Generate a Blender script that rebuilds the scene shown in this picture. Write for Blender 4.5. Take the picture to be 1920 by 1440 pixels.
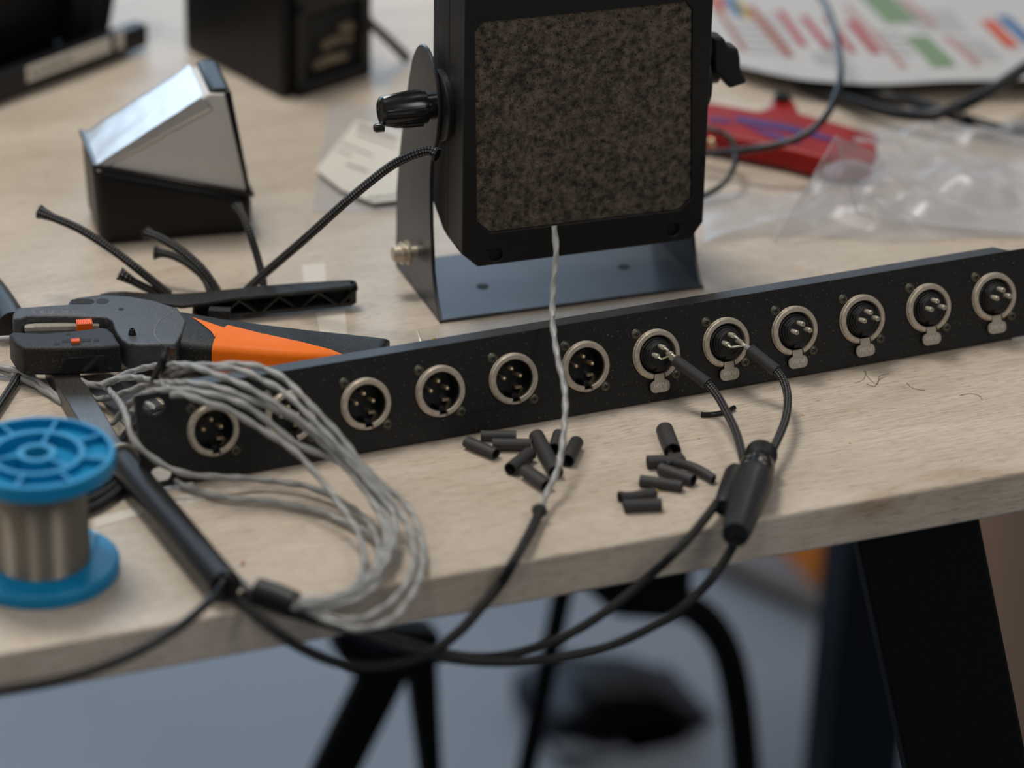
import bpy, bmesh, math, random
from mathutils import Vector, Matrix, noise
random.seed(7)
for o in list(bpy.data.objects): bpy.data.objects.remove(o, do_unlink=True)
SC = bpy.context.scene
COL = SC.collection
S = 0.001            # everything below is written in millimetres, table top at z = 0
ZT = 0.75            # height of the table top above the floor in metres

# ------------------------------------------------------------------ camera
F = 6309.33
YAW, PIT, ROLL = 0.404909, 0.463068, 0.0197398
CAM = Vector((-416.223, -1313.733, 737.630))
cy, sy, cp, sp = math.cos(YAW), math.sin(YAW), math.cos(PIT), math.sin(PIT)
FW = Vector((sy*cp, cy*cp, -sp)); RT0 = Vector((cy, -sy, 0)); UP0 = RT0.cross(FW)
cr, sr = math.cos(ROLL), math.sin(ROLL)
RT = RT0*cr + UP0*sr; UP = -RT0*sr + UP0*cr
cd = bpy.data.cameras.new('camera'); cam = bpy.data.objects.new('camera', cd); COL.objects.link(cam)
m = Matrix((RT, UP, -FW)).transposed().to_4x4(); m.translation = CAM*S + Vector((0, 0, ZT)); cam.matrix_world = m
cd.sensor_width = 36; cd.lens = F*36/1920; cd.clip_start = 0.05; cd.clip_end = 50
cd.dof.use_dof = True; cd.dof.focus_distance = 1.640; cd.dof.aperture_fstop = 3.8; cd.dof.aperture_blades = 9
SC.camera = cam

# ------------------------------------------------------------------ light
def lin(r, g, b): return tuple(((c/255)/12.92 if c/255 <= .04045 else ((c/255+.055)/1.055)**2.4) for c in (r, g, b))
W = bpy.data.worlds.new('world'); SC.world = W; W.use_nodes = True
W.node_tree.nodes['Background'].inputs[0].default_value = (0.92, 0.96, 1.0, 1)
W.node_tree.nodes['Background'].inputs[1].default_value = 0.235
def area(name, loc, target, sx, sy_, power, colr):
    l = bpy.data.lights.new(name, 'AREA'); l.shape = 'RECTANGLE'; l.size = sx; l.size_y = sy_; l.energy = power; l.color = colr
    o = bpy.data.objects.new(name, l); COL.objects.link(o); o.location = loc
    o.rotation_euler = (Vector(target)-Vector(loc)).to_track_quat('-Z', 'Y').to_euler()
area('ceiling_or_fill_light', (-0.15, 0.75, 2.9), (0.1, 0.0, 0.75), 0.6, 0.6, 38, (1.0, 0.95, 0.88))
area('ceiling_or_fill_light', (-1.9, 0.6, 2.9), (0.0, 0.0, 0.75), 0.6, 1.2, 14, (1.0, 0.95, 0.9))
area('ceiling_or_fill_light', (-1.3, -1.7, 2.9), (0.0, 0.0, 0.75), 0.6, 1.2, 11, (1.0, 0.94, 0.86))
area('ceiling_or_fill_light', (1.0, -1.9, 2.9), (0.9, 0.4, 0.2), 0.6, 1.2, 17, (1.0, 0.94, 0.88))  # added fill from the front, brightens the carton and front faces
area('ceiling_or_fill_light', (2.8, 2.6, 2.9), (1.4, 1.1, 0.0), 0.6, 1.2, 12, (1.0, 0.95, 0.9))  # added fill, aimed down to lift the floor at the right
area('window_light', (0.35, 4.0, 1.85), (0.1, 0.0, 0.75), 3.0, 2.1, 72, (0.56, 0.77, 1.0))
SC.view_settings.view_transform = 'Standard'; SC.view_settings.look = 'None'
SC.view_settings.gamma = 1; SC.view_settings.use_curve_mapping = False; SC.view_settings.exposure = -0.32

# ------------------------------------------------------------------ survey helpers (photo pixel -> point of the place)
def ray(u, v): return (RT*((u-960)/F) - UP*((v-720)/F) + FW)
def at(u, v, z=0.0):
    d = ray(u, v); return CAM + d*((z-CAM.z)/d.z)
def aty(u, v, y):
    d = ray(u, v); return CAM + d*((y-CAM.y)/d.y)
def onplane(u, v, o, n):
    d = ray(u, v); return CAM + d*((Vector(o)-CAM).dot(n)/d.dot(n))
def proj(p):
    q = Vector(p)-CAM; w = q.dot(FW); return 960+F*q.dot(RT)/w, 720-F*q.dot(UP)/w
def inpoly(x, y, P):
    c = False; j = len(P)-1
    for i in range(len(P)):
        if (P[i][1] > y) != (P[j][1] > y) and x < (P[j][0]-P[i][0])*(y-P[i][1])/(P[j][1]-P[i][1])+P[i][0]: c = not c
        j = i
    return c

# ------------------------------------------------------------------ materials
def mat(name, c, rough=.5, metal=0., var=.0, scale=60., bump=0., bscale=None, alpha=1., specks=None, spec=.5, stretch=None, c2=None):
    m = bpy.data.materials.new(name); m.use_nodes = True; nt = m.node_tree; N = nt.nodes; L = nt.links
    b = N['Principled BSDF']; col = lin(*c)
    b.inputs['Base Color'].default_value = (*col, 1); b.inputs['Roughness'].default_value = rough
    b.inputs['Metallic'].default_value = metal; b.inputs['Alpha'].default_value = alpha
    b.inputs['Specular IOR Level'].default_value = spec
    tc = N.new('ShaderNodeTexCoord'); src = tc.outputs['Object']
    if stretch:
        mp = N.new('ShaderNodeMapping'); mp.inputs['Scale'].default_value = stretch; L.new(src, mp.inputs[0]); src = mp.outputs[0]
    out = None
    if var or c2:
        n = N.new('ShaderNodeTexNoise'); n.inputs['Scale'].default_value = scale; n.inputs['Detail'].default_value = 6; L.new(src, n.inputs['Vector'])
        r = N.new('ShaderNodeValToRGB'); L.new(n.outputs['Fac'], r.inputs[0])
        r.color_ramp.elements[0].position = .3; r.color_ramp.elements[1].position = .7
        a, d = (lin(*c), lin(*c2)) if c2 else ([x*(1-var) for x in col], [min(1, x*(1+var)) for x in col])
        r.color_ramp.elements[0].color = (*a, 1); r.color_ramp.elements[1].color = (*d, 1); out = r.outputs[0]
    if specks:
        sc_, thr, sc = specks
        n = N.new('ShaderNodeTexNoise'); n.inputs['Scale'].default_value = sc_; n.inputs['Detail'].default_value = 2; L.new(src, n.inputs['Vector'])
        r = N.new('ShaderNodeValToRGB'); L.new(n.outputs['Fac'], r.inputs[0]); r.color_ramp.elements[0].position = thr; r.color_ramp.elements[1].position = thr+.04
        mx = N.new('ShaderNodeMix'); mx.data_type = 'RGBA'; L.new(r.outputs[0], mx.inputs[0])
        mx.inputs[6].default_value = (*col, 1); mx.inputs[7].default_value = (*lin(*sc), 1)
        if out: L.new(out, mx.inputs[6])
        out = mx.outputs[2]
    if out: L.new(out, b.inputs['Base Color'])
    if bump:
        n = N.new('ShaderNodeTexNoise'); n.inputs['Scale'].default_value = bscale or scale; n.inputs['Detail'].default_value = 4; L.new(src, n.inputs['Vector'])
        bp = N.new('ShaderNodeBump'); bp.inputs['Strength'].default_value = bump; bp.inputs['Distance'].default_value = .0006
        L.new(n.outputs['Fac'], bp.inputs['Height']); L.new(bp.outputs[0], b.inputs['Normal'])
    return m

def wood_mat():
    m = bpy.data.materials.new('pale_wood_laminate'); m.use_nodes = True; nt = m.node_tree; N = nt.nodes; L = nt.links
    b = N['Principled BSDF']; b.inputs['Roughness'].default_value = .42; b.inputs['Specular IOR Level'].default_value = .45
    tc = N.new('ShaderNodeTexCoord')
    def nz(scl, sc, det, dist=0.):
        mp = N.new('ShaderNodeMapping'); mp.inputs['Scale'].default_value = scl; L.new(tc.outputs['Object'], mp.inputs[0])
        n = N.new('ShaderNodeTexNoise'); n.inputs['Scale'].default_value = sc; n.inputs['Detail'].default_value = det; n.inputs['Distortion'].default_value = dist
        L.new(mp.outputs[0], n.inputs['Vector']); return n.outputs['Fac']
    def ramp(f, p0, c0, p1, c1):
        r = N.new('ShaderNodeValToRGB'); L.new(f, r.inputs[0]); e = r.color_ramp.elements
        e[0].position = p0; e[1].position = p1; e[0].color = (*lin(*c0), 1); e[1].color = (*lin(*c1), 1); return r.outputs[0]
    def mult(a, c, f=1.):
        x = N.new('ShaderNodeMix'); x.data_type = 'RGBA'; x.blend_type = 'MULTIPLY'; x.inputs[0].default_value = f
        L.new(a, x.inputs[6]); L.new(c, x.inputs[7]); return x.outputs[2]
    base = ramp(nz((1, 4, 4), 7, 5, .6), .32, (186, 173, 157), .68, (203, 191, 176))
    grain = ramp(nz((1, 26, 26), 38, 6, .3), .34, (214, 207, 199), .56, (255, 255, 255))
    pores = ramp(nz((1, 15, 15), 130, 3), .36, (150, 138, 124), .44, (255, 255, 255))
    knot = ramp(nz((1, 2.2, 2.2), 5.5, 3, 1.2), .66, (255, 255, 255), .78, (222, 206, 190))
    c = mult(mult(mult(base, grain, .6), pores, .5), knot)
    L.new(c, b.inputs['Base Color'])
    bp = N.new('ShaderNodeBump'); bp.inputs['Strength'].default_value = .25; bp.inputs['Distance'].default_value = .0003
    L.new(nz((1, 18, 18), 110, 4), bp.inputs['Height']); L.new(bp.outputs[0], b.inputs['Normal'])
    return m

def braid_mat(name, c1, c2, nu=5., nv=.42):
    """braided sleeve: diamond weave from the tube's own unwrapping (u around, v in millimetres along)"""
    m = bpy.data.materials.new(name); m.use_nodes = True; nt = m.node_tree; N = nt.nodes; L = nt.links
    b = N['Principled BSDF']; b.inputs['Roughness'].default_value = .5; b.inputs['Specular IOR Level'].default_value = .3
    uv = N.new('ShaderNodeUVMap'); sx = N.new('ShaderNodeSeparateXYZ'); L.new(uv.outputs[0], sx.inputs[0])
    def mth(op, a, c):
        n = N.new('ShaderNodeMath'); n.operation = op
        for i, q in enumerate((a, c)):
            if q is None: continue
            if isinstance(q, (int, float)): n.inputs[i].default_value = q
            else: L.new(q, n.inputs[i])
        return n.outputs[0]
    U = mth('MULTIPLY', sx.outputs[0], nu*2*math.pi); V = mth('MULTIPLY', sx.outputs[1], nv*2*math.pi)
    h = mth('MULTIPLY', mth('SINE', mth('ADD', U, V), None), mth('SINE', mth('SUBTRACT', U, V), None))
    r = N.new('ShaderNodeValToRGB'); L.new(mth('ADD', mth('MULTIPLY', h, .5), .5), r.inputs[0]); e = r.color_ramp.elements
    e[0].position = .60; e[1].position = .86; e[0].color = (*lin(*c1), 1); e[1].color = (*lin(*c2), 1)
    L.new(r.outputs[0], b.inputs['Base Color'])
    bp = N.new('ShaderNodeBump'); bp.inputs['Strength'].default_value = .7; bp.inputs['Distance'].default_value = .0005
    L.new(h, bp.inputs['Height']); L.new(bp.outputs[0], b.inputs['Normal'])
    return m

M = dict(
    wood=wood_mat(),
    floor=mat('grey_concrete_floor', (108, 115, 126), .5, var=.10, scale=3.2, bump=.05),
    panel=mat('black_powder_coat', (8, 8, 9), .40, var=.25, scale=90, bump=.35, bscale=1500, specks=(900, .665, (104, 96, 78)), spec=.45),
    nickel=mat('worn_nickel', (198, 186, 168), .38, .65, var=.16, scale=400, bump=.15, bscale=1400),
    screw=mat('dark_oxidised_screw', (92, 90, 78), .42, .8, var=.3, scale=900),
    slot=mat('black_recess', (6, 6, 6), .7),  # near-black, carries the darkness of holes and recesses in its colour
    cup=mat('black_moulded_insert', (16, 16, 17), .45),
    brass=mat('brass_contact', (222, 200, 164), .3, .75),
    tin=mat('tinned_contact', (228, 221, 204), .25, .7),
    tab=mat('stamped_steel_tab', (176, 168, 154), .42, .45, var=.1, scale=700),
    tabtext=mat('embossed_letters', (232, 226, 214), .35, .4),
    grey=mat('grey_wire_jacket', (146, 146, 144), .38, var=.07, scale=240),
    ink=mat('black_ink', (18, 18, 18), .6),
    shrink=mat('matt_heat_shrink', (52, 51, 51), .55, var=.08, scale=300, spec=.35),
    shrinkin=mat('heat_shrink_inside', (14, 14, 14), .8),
    braid=braid_mat('black_braided_sleeve', (9, 9, 10), (112, 112, 112), 4., .32),
    braid2=braid_mat('dense_black_braid', (8, 8, 9), (62, 62, 62), 5., .42),
    rubber=mat('black_cable_jacket', (15, 15, 16), .32, spec=.4, var=.1, scale=120),
    matte=mat('black_matt_plastic', (19, 20, 21), .42, spec=.35, var=.12, scale=200, bump=.2, bscale=1600),
    gloss=mat('black_gloss_plastic', (15, 15, 16), .18),
    boot=mat('charcoal_rubber_boot', (34, 34, 35), .42, spec=.35, var=.08, scale=200),
    stripper=mat('grainy_charcoal_plastic', (54, 57, 62), .40, spec=.65, var=.22, scale=260, bump=.55, bscale=1900, specks=(1500, .66, (104, 102, 98))),
    stripdark=mat('dusty_black_plastic', (21, 21, 21), .5, spec=.35, var=.3, scale=300, bump=.4, bscale=1500, specks=(1100, .64, (74, 71, 65))),
    orange=mat('orange_grip', (236, 112, 0), .5, spec=.3, var=.06, scale=90, bump=.15, bscale=700, specks=(420, .74, (150, 70, 12))),
    redorange=mat('red_orange_plastic', (238, 100, 30), .4),
    clear=mat('frosted_grey_plastic', (168, 163, 152), .3, var=.1, scale=400),
    blue=mat('blue_plastic', (0, 128, 178), .42, spec=.35, var=.05, scale=60),
    solder=mat('wound_solder_wire', (158, 149, 136), .3, .92, var=.1, scale=300, stretch=(1, 1, 14)),
    steel=mat('brushed_steel', (96, 94, 92), .38, .85, var=.25, scale=200, stretch=(12, 1, 12)),
    bluesteel=mat('polished_steel_plate', (150, 156, 168), .3, .9, var=.25, scale=160, stretch=(1, 14, 14)),
    handle=mat('satin_black_tube', (22, 22, 24), .36, spec=.45),
    bracket=mat('dark_satin_steel', (40, 41, 44), .34, .25, var=.25, scale=40, c2=(58, 60, 66)),
    speaker=mat('black_speaker_case', (12, 12, 13), .45, spec=.42, var=.2, scale=150, bump=.25, bscale=1200, specks=(420, .76, (92, 92, 90))),
    dusty=mat('dusty_rear_plate', (38, 34, 31), .85, scale=330, c2=(110, 99, 87), bump=.4, bscale=900, specks=(900, .60, (36, 33, 28)), spec=.2),
    boxblack=mat('black_box_plastic', (10, 10, 11), .4, spec=.3),
    boxgrey=mat('grey_shell', (196, 193, 188), .5, var=.04, scale=30),
    foil=mat('silver_foil', (216, 216, 216), .33, .7, bump=.5, bscale=120),
    white=mat('white_label', (205, 200, 190), .6),
    labelgrey=mat('faded_label_print', (128, 122, 114), .6, var=.6, scale=420, stretch=(1, 1, .4)),
    paper=mat('printed_paper', (174, 172, 171), .7, var=.04, scale=200),
    red=mat('red_tool_plastic', (140, 7, 7), .42, spec=.3, var=.12, scale=60),
    purple=mat('violet_blue_inlay', (56, 34, 104), .4),
    bronze=mat('bronze_parts', (118, 106, 88), .4, .6, var=.4, scale=60),
    navy=mat('navy_coated_steel', (24, 31, 42), .5, spec=.2),
    legblack=mat('black_coated_leg', (7, 7, 8), .55, spec=.15),
    card=mat('brown_cardboard', (190, 148, 118), .8, var=.06, scale=14),
    amber=mat('amber_card', (204, 118, 26), .7),
    tape=mat('pale_masking_tape', (205, 198, 186), .55),
    bluetex=mat('blue_fabric', (44, 92, 150), .6),
    yellow=mat('yellow_scrap', (206, 164, 40), .5), redbit=mat('red_scrap', (170, 36, 36), .5),
)
def film():
    m = bpy.data.materials.new('clear_plastic_film'); m.use_nodes = True; nt = m.node_tree; N = nt.nodes; L = nt.links
    out = N['Material Output']; N.remove(N['Principled BSDF'])
    t = N.new('ShaderNodeBsdfTransparent'); t.inputs[0].default_value = (.95, .95, .96, 1)
    g = N.new('ShaderNodeBsdfGlossy'); g.inputs['Roughness'].default_value = .34; g.inputs[0].default_value = (.9, .93, 1, 1)
    d = N.new('ShaderNodeBsdfDiffuse'); d.inputs[0].default_value = (.52, .53, .55, 1)
    a = N.new('ShaderNodeMixShader'); a.inputs[0].default_value = .20; L.new(d.outputs[0], a.inputs[1]); L.new(g.outputs[0], a.inputs[2])
    fr = N.new('ShaderNodeLayerWeight'); fr.inputs[0].default_value = .35
    k = N.new('ShaderNodeMath'); k.operation = 'MULTIPLY_ADD'; k.inputs[1].default_value = .40; k.inputs[2].default_value = .20; L.new(fr.outputs['Facing'], k.inputs[0])
    mx = N.new('ShaderNodeMixShader'); L.new(k.outputs[0], mx.inputs[0]); L.new(t.outputs[0], mx.inputs[1]); L.new(a.outputs[0], mx.inputs[2])
    L.new(mx.outputs[0], out.inputs[0]); return m
M['film'] = film()

# ------------------------------------------------------------------ mesh builder
def V3(p): return Vector((p[0], p[1], p[2] if len(p) > 2 else 0.0))
class MB:
    def __init__(s): s.v = []; s.f = []; s.mi = []; s.uv = []
    def add(s, vs, fs, mi=0, uvs=None):
        o = len(s.v); s.v += [V3(v) for v in vs]
        for i, f in enumerate(fs):
            s.f.append([o+k for k in f]); s.mi.append(mi); s.uv.append(uvs[i] if uvs else [(0, 0)]*len(f))
        return s
    def box(s, lo, hi, T=None, mi=0):
        vs = [Vector((x, y, z)) for z in (lo[2], hi[2]) for y in (lo[1], hi[1]) for x in (lo[0], hi[0])]
        if T: vs = [T(v) for v in vs]
        return s.add(vs, [(0, 2, 3, 1), (4, 5, 7, 6), (0, 1, 5, 4), (1, 3, 7, 5), (3, 2, 6, 7), (2, 0, 4, 6)], mi)
    def loft(s, rings, mi=0, caps=True):
        n = len(rings[0]); vs = [v for r in rings for v in r]; fs = []
        for k in range(len(rings)-1):
            for i in range(n): fs.append((k*n+i, k*n+(i+1) % n, (k+1)*n+(i+1) % n, (k+1)*n+i))
        if caps: fs.append(tuple(range(n))[::-1]); fs.append(tuple((len(rings)-1)*n+i for i in range(n)))
        return s.add(vs, fs, mi)
    def prism(s, poly, fn, a, b, mi=0): return s.loft([[fn(p, a) for p in poly], [fn(p, b) for p in poly]], mi)
    def tube(s, pts, r, n=10, mi=0, caps=True, ell=None, pitch=0.):
        pts = [V3(p) for p in pts]; L = [0.]
        for a, b in zip(pts, pts[1:]): L.append(L[-1]+(b-a).length)
        t0 = (pts[1]-pts[0]).normalized(); x = t0.orthogonal().normalized(); rings = []
        for i, p in enumerate(pts):
            t = (pts[min(i+1, len(pts)-1)]-pts[max(i-1, 0)]).normalized()
            x = (x - t*x.dot(t)); x = x.normalized() if x.length > 1e-6 else t.orthogonal().normalized(); y = t.cross(x)
            rr = r(L[i]/L[-1]) if callable(r) else r
            a, b = (rr, rr) if not ell else (ell[0], ell[1]); ph = 2*math.pi*L[i]/pitch if pitch else 0
            ring = []
            for k in range(n):
                th = 2*math.pi*k/n; q = Vector((a*math.cos(th), b*math.sin(th)))
                qx = q.x*math.cos(ph)-q.y*math.sin(ph); qy = q.x*math.sin(ph)+q.y*math.cos(ph); ring.append(p+x*qx+y*qy)
            rings.append(ring)
        vs = [v for g in rings for v in g]; fs = []; uvs = []
        for k in range(len(rings)-1):
            for i in range(n):
                fs.append((k*n+i, k*n+(i+1) % n, (k+1)*n+(i+1) % n, (k+1)*n+i))
                uvs.append([(i/n, L[k]), ((i+1)/n, L[k]), ((i+1)/n, L[k+1]), (i/n, L[k+1])])
        if caps:
            fs.append(tuple(range(n))[::-1]); fs.append(tuple((len(rings)-1)*n+i for i in range(n))); uvs += [[(0, 0)]*n]*2
        return s.add(vs, fs, mi, uvs)
    def lathe(s, prof, o=(0, 0, 0), ax=(0, 0, 1), n=32, mi=0, close=False):
        o = V3(o); ax = V3(ax).normalized(); x = ax.orthogonal().normalized(); y = ax.cross(x)
        rings = [[o+ax*h+x*(r*math.cos(2*math.pi*k/n))+y*(r*math.sin(2*math.pi*k/n)) for k in range(n)] for r, h in prof]
        if close: rings.append(rings[0])
        return s.loft(rings, mi, caps=not close)
    def grid(s, fn, nu, nv, mi=0):
        vs = [fn(i/nu, j/nv) for j in range(nv+1) for i in range(nu+1)]
        return s.add(vs, [(j*(nu+1)+i, j*(nu+1)+i+1, (j+1)*(nu+1)+i+1, (j+1)*(nu+1)+i) for j in range(nv) for i in range(nu)], mi)
    def curve2d(s, outlines, fn, thick, mi=0):
        """flat plate with holes: first outline outer, others holes, filled through a 2-D curve; fn maps (x, y, t) to space, t in 0..1"""
        c = bpy.data.curves.new('tmp', 'CURVE'); c.dimensions = '2D'; c.fill_mode = 'BOTH'; c.extrude = .5
        for P in outlines:
            sp_ = c.splines.new('POLY'); sp_.points.add(len(P)-1); sp_.use_cyclic_u = True
            for i, p in enumerate(P): sp_.points[i].co = (p[0], p[1], 0, 1)
        o = bpy.data.objects.new('tmp', c); COL.objects.link(o); dg = bpy.context.evaluated_depsgraph_get()
        me = o.evaluated_get(dg).to_mesh()
        vs = [fn(v.co.x, v.co.y, v.co.z+.5) for v in me.vertices]; fs = [tuple(p.vertices) for p in me.polygons]
        o.evaluated_get(dg).to_mesh_clear(); bpy.data.objects.remove(o); bpy.data.curves.remove(c)
        return s.add(vs, fs, mi)
    def text(s, body, size, fn, mi=0):
        c = bpy.data.curves.new('tmp', 'FONT'); c.body = body; c.size = size; c.align_x = 'CENTER'; c.align_y = 'CENTER'; c.resolution_u = 3
        o = bpy.data.objects.new('tmp', c); COL.objects.link(o); dg = bpy.context.evaluated_depsgraph_get()
        me = o.evaluated_get(dg).to_mesh()
        vs = [fn(v.co.x, v.co.y) for v in me.vertices]; fs = [tuple(p.vertices) for p in me.polygons]
        o.evaluated_get(dg).to_mesh_clear(); bpy.data.objects.remove(o); bpy.data.curves.remove(c)
        return s.add(vs, fs, mi)
    def mesh(s, name, mats, org=(0, 0, 0), smooth=38, fix=True):
        me = bpy.data.meshes.new(name); og = V3(org)
        me.from_pydata([(v-og)*S for v in s.v], [], s.f)
        for k in (mats if isinstance(mats, (list, tuple)) else [mats]): me.materials.append(M[k] if isinstance(k, str) else k)
        ul = me.uv_layers.new(name='UVMap'); i = 0
        flat = [c for f in s.uv for uv in f for c in uv]; ul.data.foreach_set('uv', flat)
        me.polygons.foreach_set('material_index', s.mi); me.update()
        if fix:
            b = bmesh.new(); b.from_mesh(me); bmesh.ops.remove_doubles(b, verts=b.verts, dist=1e-7); bmesh.ops.recalc_face_normals(b, faces=b.faces); b.to_mesh(me); b.free()
        if smooth:
            me.polygons.foreach_set('use_smooth', [True]*len(me.polygons)); me.set_sharp_from_angle(angle=math.radians(smooth))
        return me
    def obj(s, name, mats, parent=None, org=None, bevel=0., smooth=38, seg=2):
        if org is None: org = (0, 0, 0) if parent else s.cen()
        o = bpy.data.objects.new(name, s.mesh(name, mats, org, smooth)); COL.objects.link(o)
        if parent: o.parent = parent; o.location = V3(org)*S
        else: o.location = V3(org)*S + Vector((0, 0, ZT))
        if bevel:
            b = o.modifiers.new('bevel', 'BEVEL'); b.width = bevel*S; b.segments = seg; b.limit_method = 'ANGLE'; b.angle_limit = math.radians(40)
        return o
    def cen(s):
        lo = [min(v[i] for v in s.v) for i in range(3)]; hi = [max(v[i] for v in s.v) for i in range(3)]
        return Vector(((lo[0]+hi[0])/2, (lo[1]+hi[1])/2, lo[2]))
def thing(name, label, cat, loc=(0, 0, 0), rot=(0, 0, 0), group=None):
    o = bpy.data.objects.new(name, None); COL.objects.link(o); o.empty_display_size = .01
    o.location = V3(loc)*S + Vector((0, 0, ZT)); o.rotation_euler = rot
    return tag(o, label, cat, group)
def tag(o, label, cat, group=None):
    o['label'] = label; o['category'] = cat
    if group: o['group'] = group
    return o
def part(name, parent, loc=(0, 0, 0)):
    o = bpy.data.objects.new(name, None); COL.objects.link(o); o.parent = parent; o.location = V3(loc)*S; o.empty_display_size = .005; return o
def dup(o, parent, dloc=None):
    c = o.copy(); COL.objects.link(c); c.parent = parent
    if dloc is not None: c.location = o.location + V3(dloc)*S
    for ch in list(o.children): dup(ch, c)
    return c
def spline(P, k=8):
    P = [V3(p) for p in P]; out = []
    for i in range(len(P)-1):
        a, b, c, d = P[max(i-1, 0)], P[i], P[i+1], P[min(i+2, len(P)-1)]
        for j in range(k):
            t = j/k; out.append(.5*((2*b)+(c-a)*t+(2*a-5*b+4*c-d)*t*t+(3*b-a-3*c+d)*t*t*t))
    return out+[P[-1]]
def A3(L): return [at(*p) for p in L]
def circ(cx, cy_, r, n=40, ry=None): return [(cx+r*math.cos(2*math.pi*i/n), cy_+(ry or r)*math.sin(2*math.pi*i/n)) for i in range(n)]
def rrect(x0, y0, x1, y1, r, n=5):
    P = []
    for cx, cy_, a in ((x1-r, y1-r, 0), (x0+r, y1-r, 90), (x0+r, y0+r, 180), (x1-r, y0+r, 270)):
        P += [(cx+r*math.cos(math.radians(a+90*i/n)), cy_+r*math.sin(math.radians(a+90*i/n))) for i in range(n+1)]
    return P
def frame(loc, yaw):
    c, s_ = math.cos(yaw), math.sin(yaw); l = V3(loc)
    return lambda p: l + Vector((p[0]*c-p[1]*s_, p[0]*s_+p[1]*c, p[2]))
def local(loc, yaw):
    c, s_ = math.cos(yaw), math.sin(yaw); l = V3(loc)
    def f(P): q = V3(P)-l; return Vector((q.x*c+q.y*s_, -q.x*s_+q.y*c, q.z))
    return f

# ------------------------------------------------------------------ floor
fl = MB().box((-3500, -2500, -760), (4500, 5500, -750)).obj('floor', 'floor', org=(0, 0, -750)); fl['kind'] = 'structure'

# ------------------------------------------------------------------ table
AL = -0.0242737; TY = -117.137
table = thing('table', 'large work table with pale wood-grain top and black splayed legs', 'table', (0, TY, 0), (0, 0, AL))
MB().box((-900, 0, -22.1), (760, 800, 0)).obj('tabletop', 'wood', table, bevel=1.8, seg=3)
def leg(name, x0, x1, y, dx, dy, t, m='legblack'):
    b = MB(); r0 = [(x0, y, -22.1), (x1, y, -22.1), (x1, y+t, -22.1), (x0, y+t, -22.1)]
    b.loft([[Vector(p) for p in r0], [Vector((p[0]+dx, p[1]+dy, -750)) for p in r0]]); o = b.obj(name, m, table, bevel=2.5); return o
lgx = local((0, TY, 0), AL)
l0 = lgx(at(1603, 1022, -22)); l1 = lgx(at(1836, 982, -22))
leg('leg', l0.x+6, l1.x+6, 8, 186, -35, 12)
leg('leg', 625, 690, 640, 10, 60, 40, 'navy')
leg('leg', -760, -700, 8, -150, -35, 30); leg('leg', -640, -590, 640, -26, 60, 40, 'navy')

# ------------------------------------------------------------------ rack panel
LEAN = 0.272863; Z0 = 1.6; PITCH = 37.5; ZC = 22.8
panel = thing('rack_panel', 'long black rack-mount connector panel standing on its edge across the table', 'rack panel', (0, 0, Z0), (-LEAN, 0, 0))
def pw(x, y, z):     # panel-local mm -> table frame
    c, s_ = math.cos(LEAN), math.sin(LEAN); return Vector((x, y*c+z*s_, Z0-y*s_+z*c))
XS = [i*PITCH for i in range(12)]
H = 44.6; XL, XR = -35.5, 448.0
b = MB()
holes = [circ(x, ZC, 11.4) for x in XS]
for x in (-26.6, 439.1):
    for z in (6.2, 38.0): holes.append(rrect(x-5, z-3.4, x+5, z+3.4, 3.3))
def fp(x, z, t): return Vector((x, 1.6*t, z))
b.curve2d([rrect(XL, 0, XR, H, 1.2, 3)]+holes, fp, 1.6)
for z0, z1, dep in ((H-1.6, H, 16.5), (0, 1.6, 5.5)):
    cut = 12 if dep > 10 else 4
    poly = [(-11.5, 1.6), (424.0, 1.6), (424.0-cut*.05, dep), (-11.5, dep)]
    b.prism(poly, lambda p, t: Vector((p[0], p[1], t)), z0, z1)
b.obj('faceplate', 'panel', panel, bevel=.5)
# mounting screws
def screw_mb():
    b = MB(); b.lathe([(0.2, -1.3), (1.4, -1.2), (2.3, -.75), (2.75, 0), (2.75, .2)][::-1], ax=(0, 1, 0), n=20)
    return b
scm = screw_mb().mesh('screw', 'screw'); crs = MB()
for a in (.6, .6+math.pi/2):
    T = lambda v, a=a: Vector((v.x*math.cos(a)-v.z*math.sin(a), v.y, v.x*math.sin(a)+v.z*math.cos(a)))
    crs.box((-1.25, -1.42, -.28), (1.25, -.9, .28), T)
crm = crs.mesh('cross_slot', 'slot', smooth=0)
for i, x in enumerate(XS):
    for dx, dz in ((-9.6, 11.4), (9.6, -11.4)):
        o = bpy.data.objects.new('screw', scm); COL.objects.link(o); o.parent = panel; o.location = Vector((x+dx, 0, ZC+dz))*S
        c = bpy.data.objects.new('cross_slot', crm); COL.objects.link(c); c.parent = o; c.rotation_euler = (0, random.uniform(0, 1.5), 0)
# connector ring: a C-shaped nickel rim with a gap at the bottom
def ring_mb(gap, ro=12.1, ri=9.5, prot=2.4, back=7.):
    b = MB(); n = 56; a0 = -math.pi/2+gap; a1 = 3*math.pi/2-gap; rings = []
    prof = [(ro+.35, 0), (ro+.35, -.5), (ro, -.7), (ro, -prot+.5), (ro-.5, -prot), (ri+.4, -prot), (ri, -prot+.4), (ri, back), (ri+1.2, back), (ri+1.2, 0)]
    for k in range(n+1):
        th = a0+(a1-a0)*k/n; rings.append([Vector((r*math.cos(th), y, r*math.sin(th))) for r, y in prof])
    b.loft(rings); return b
maleM = dict(
    ring=ring_mb(.22).add([], []),
)
mr = ring_mb(.20)
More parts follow.
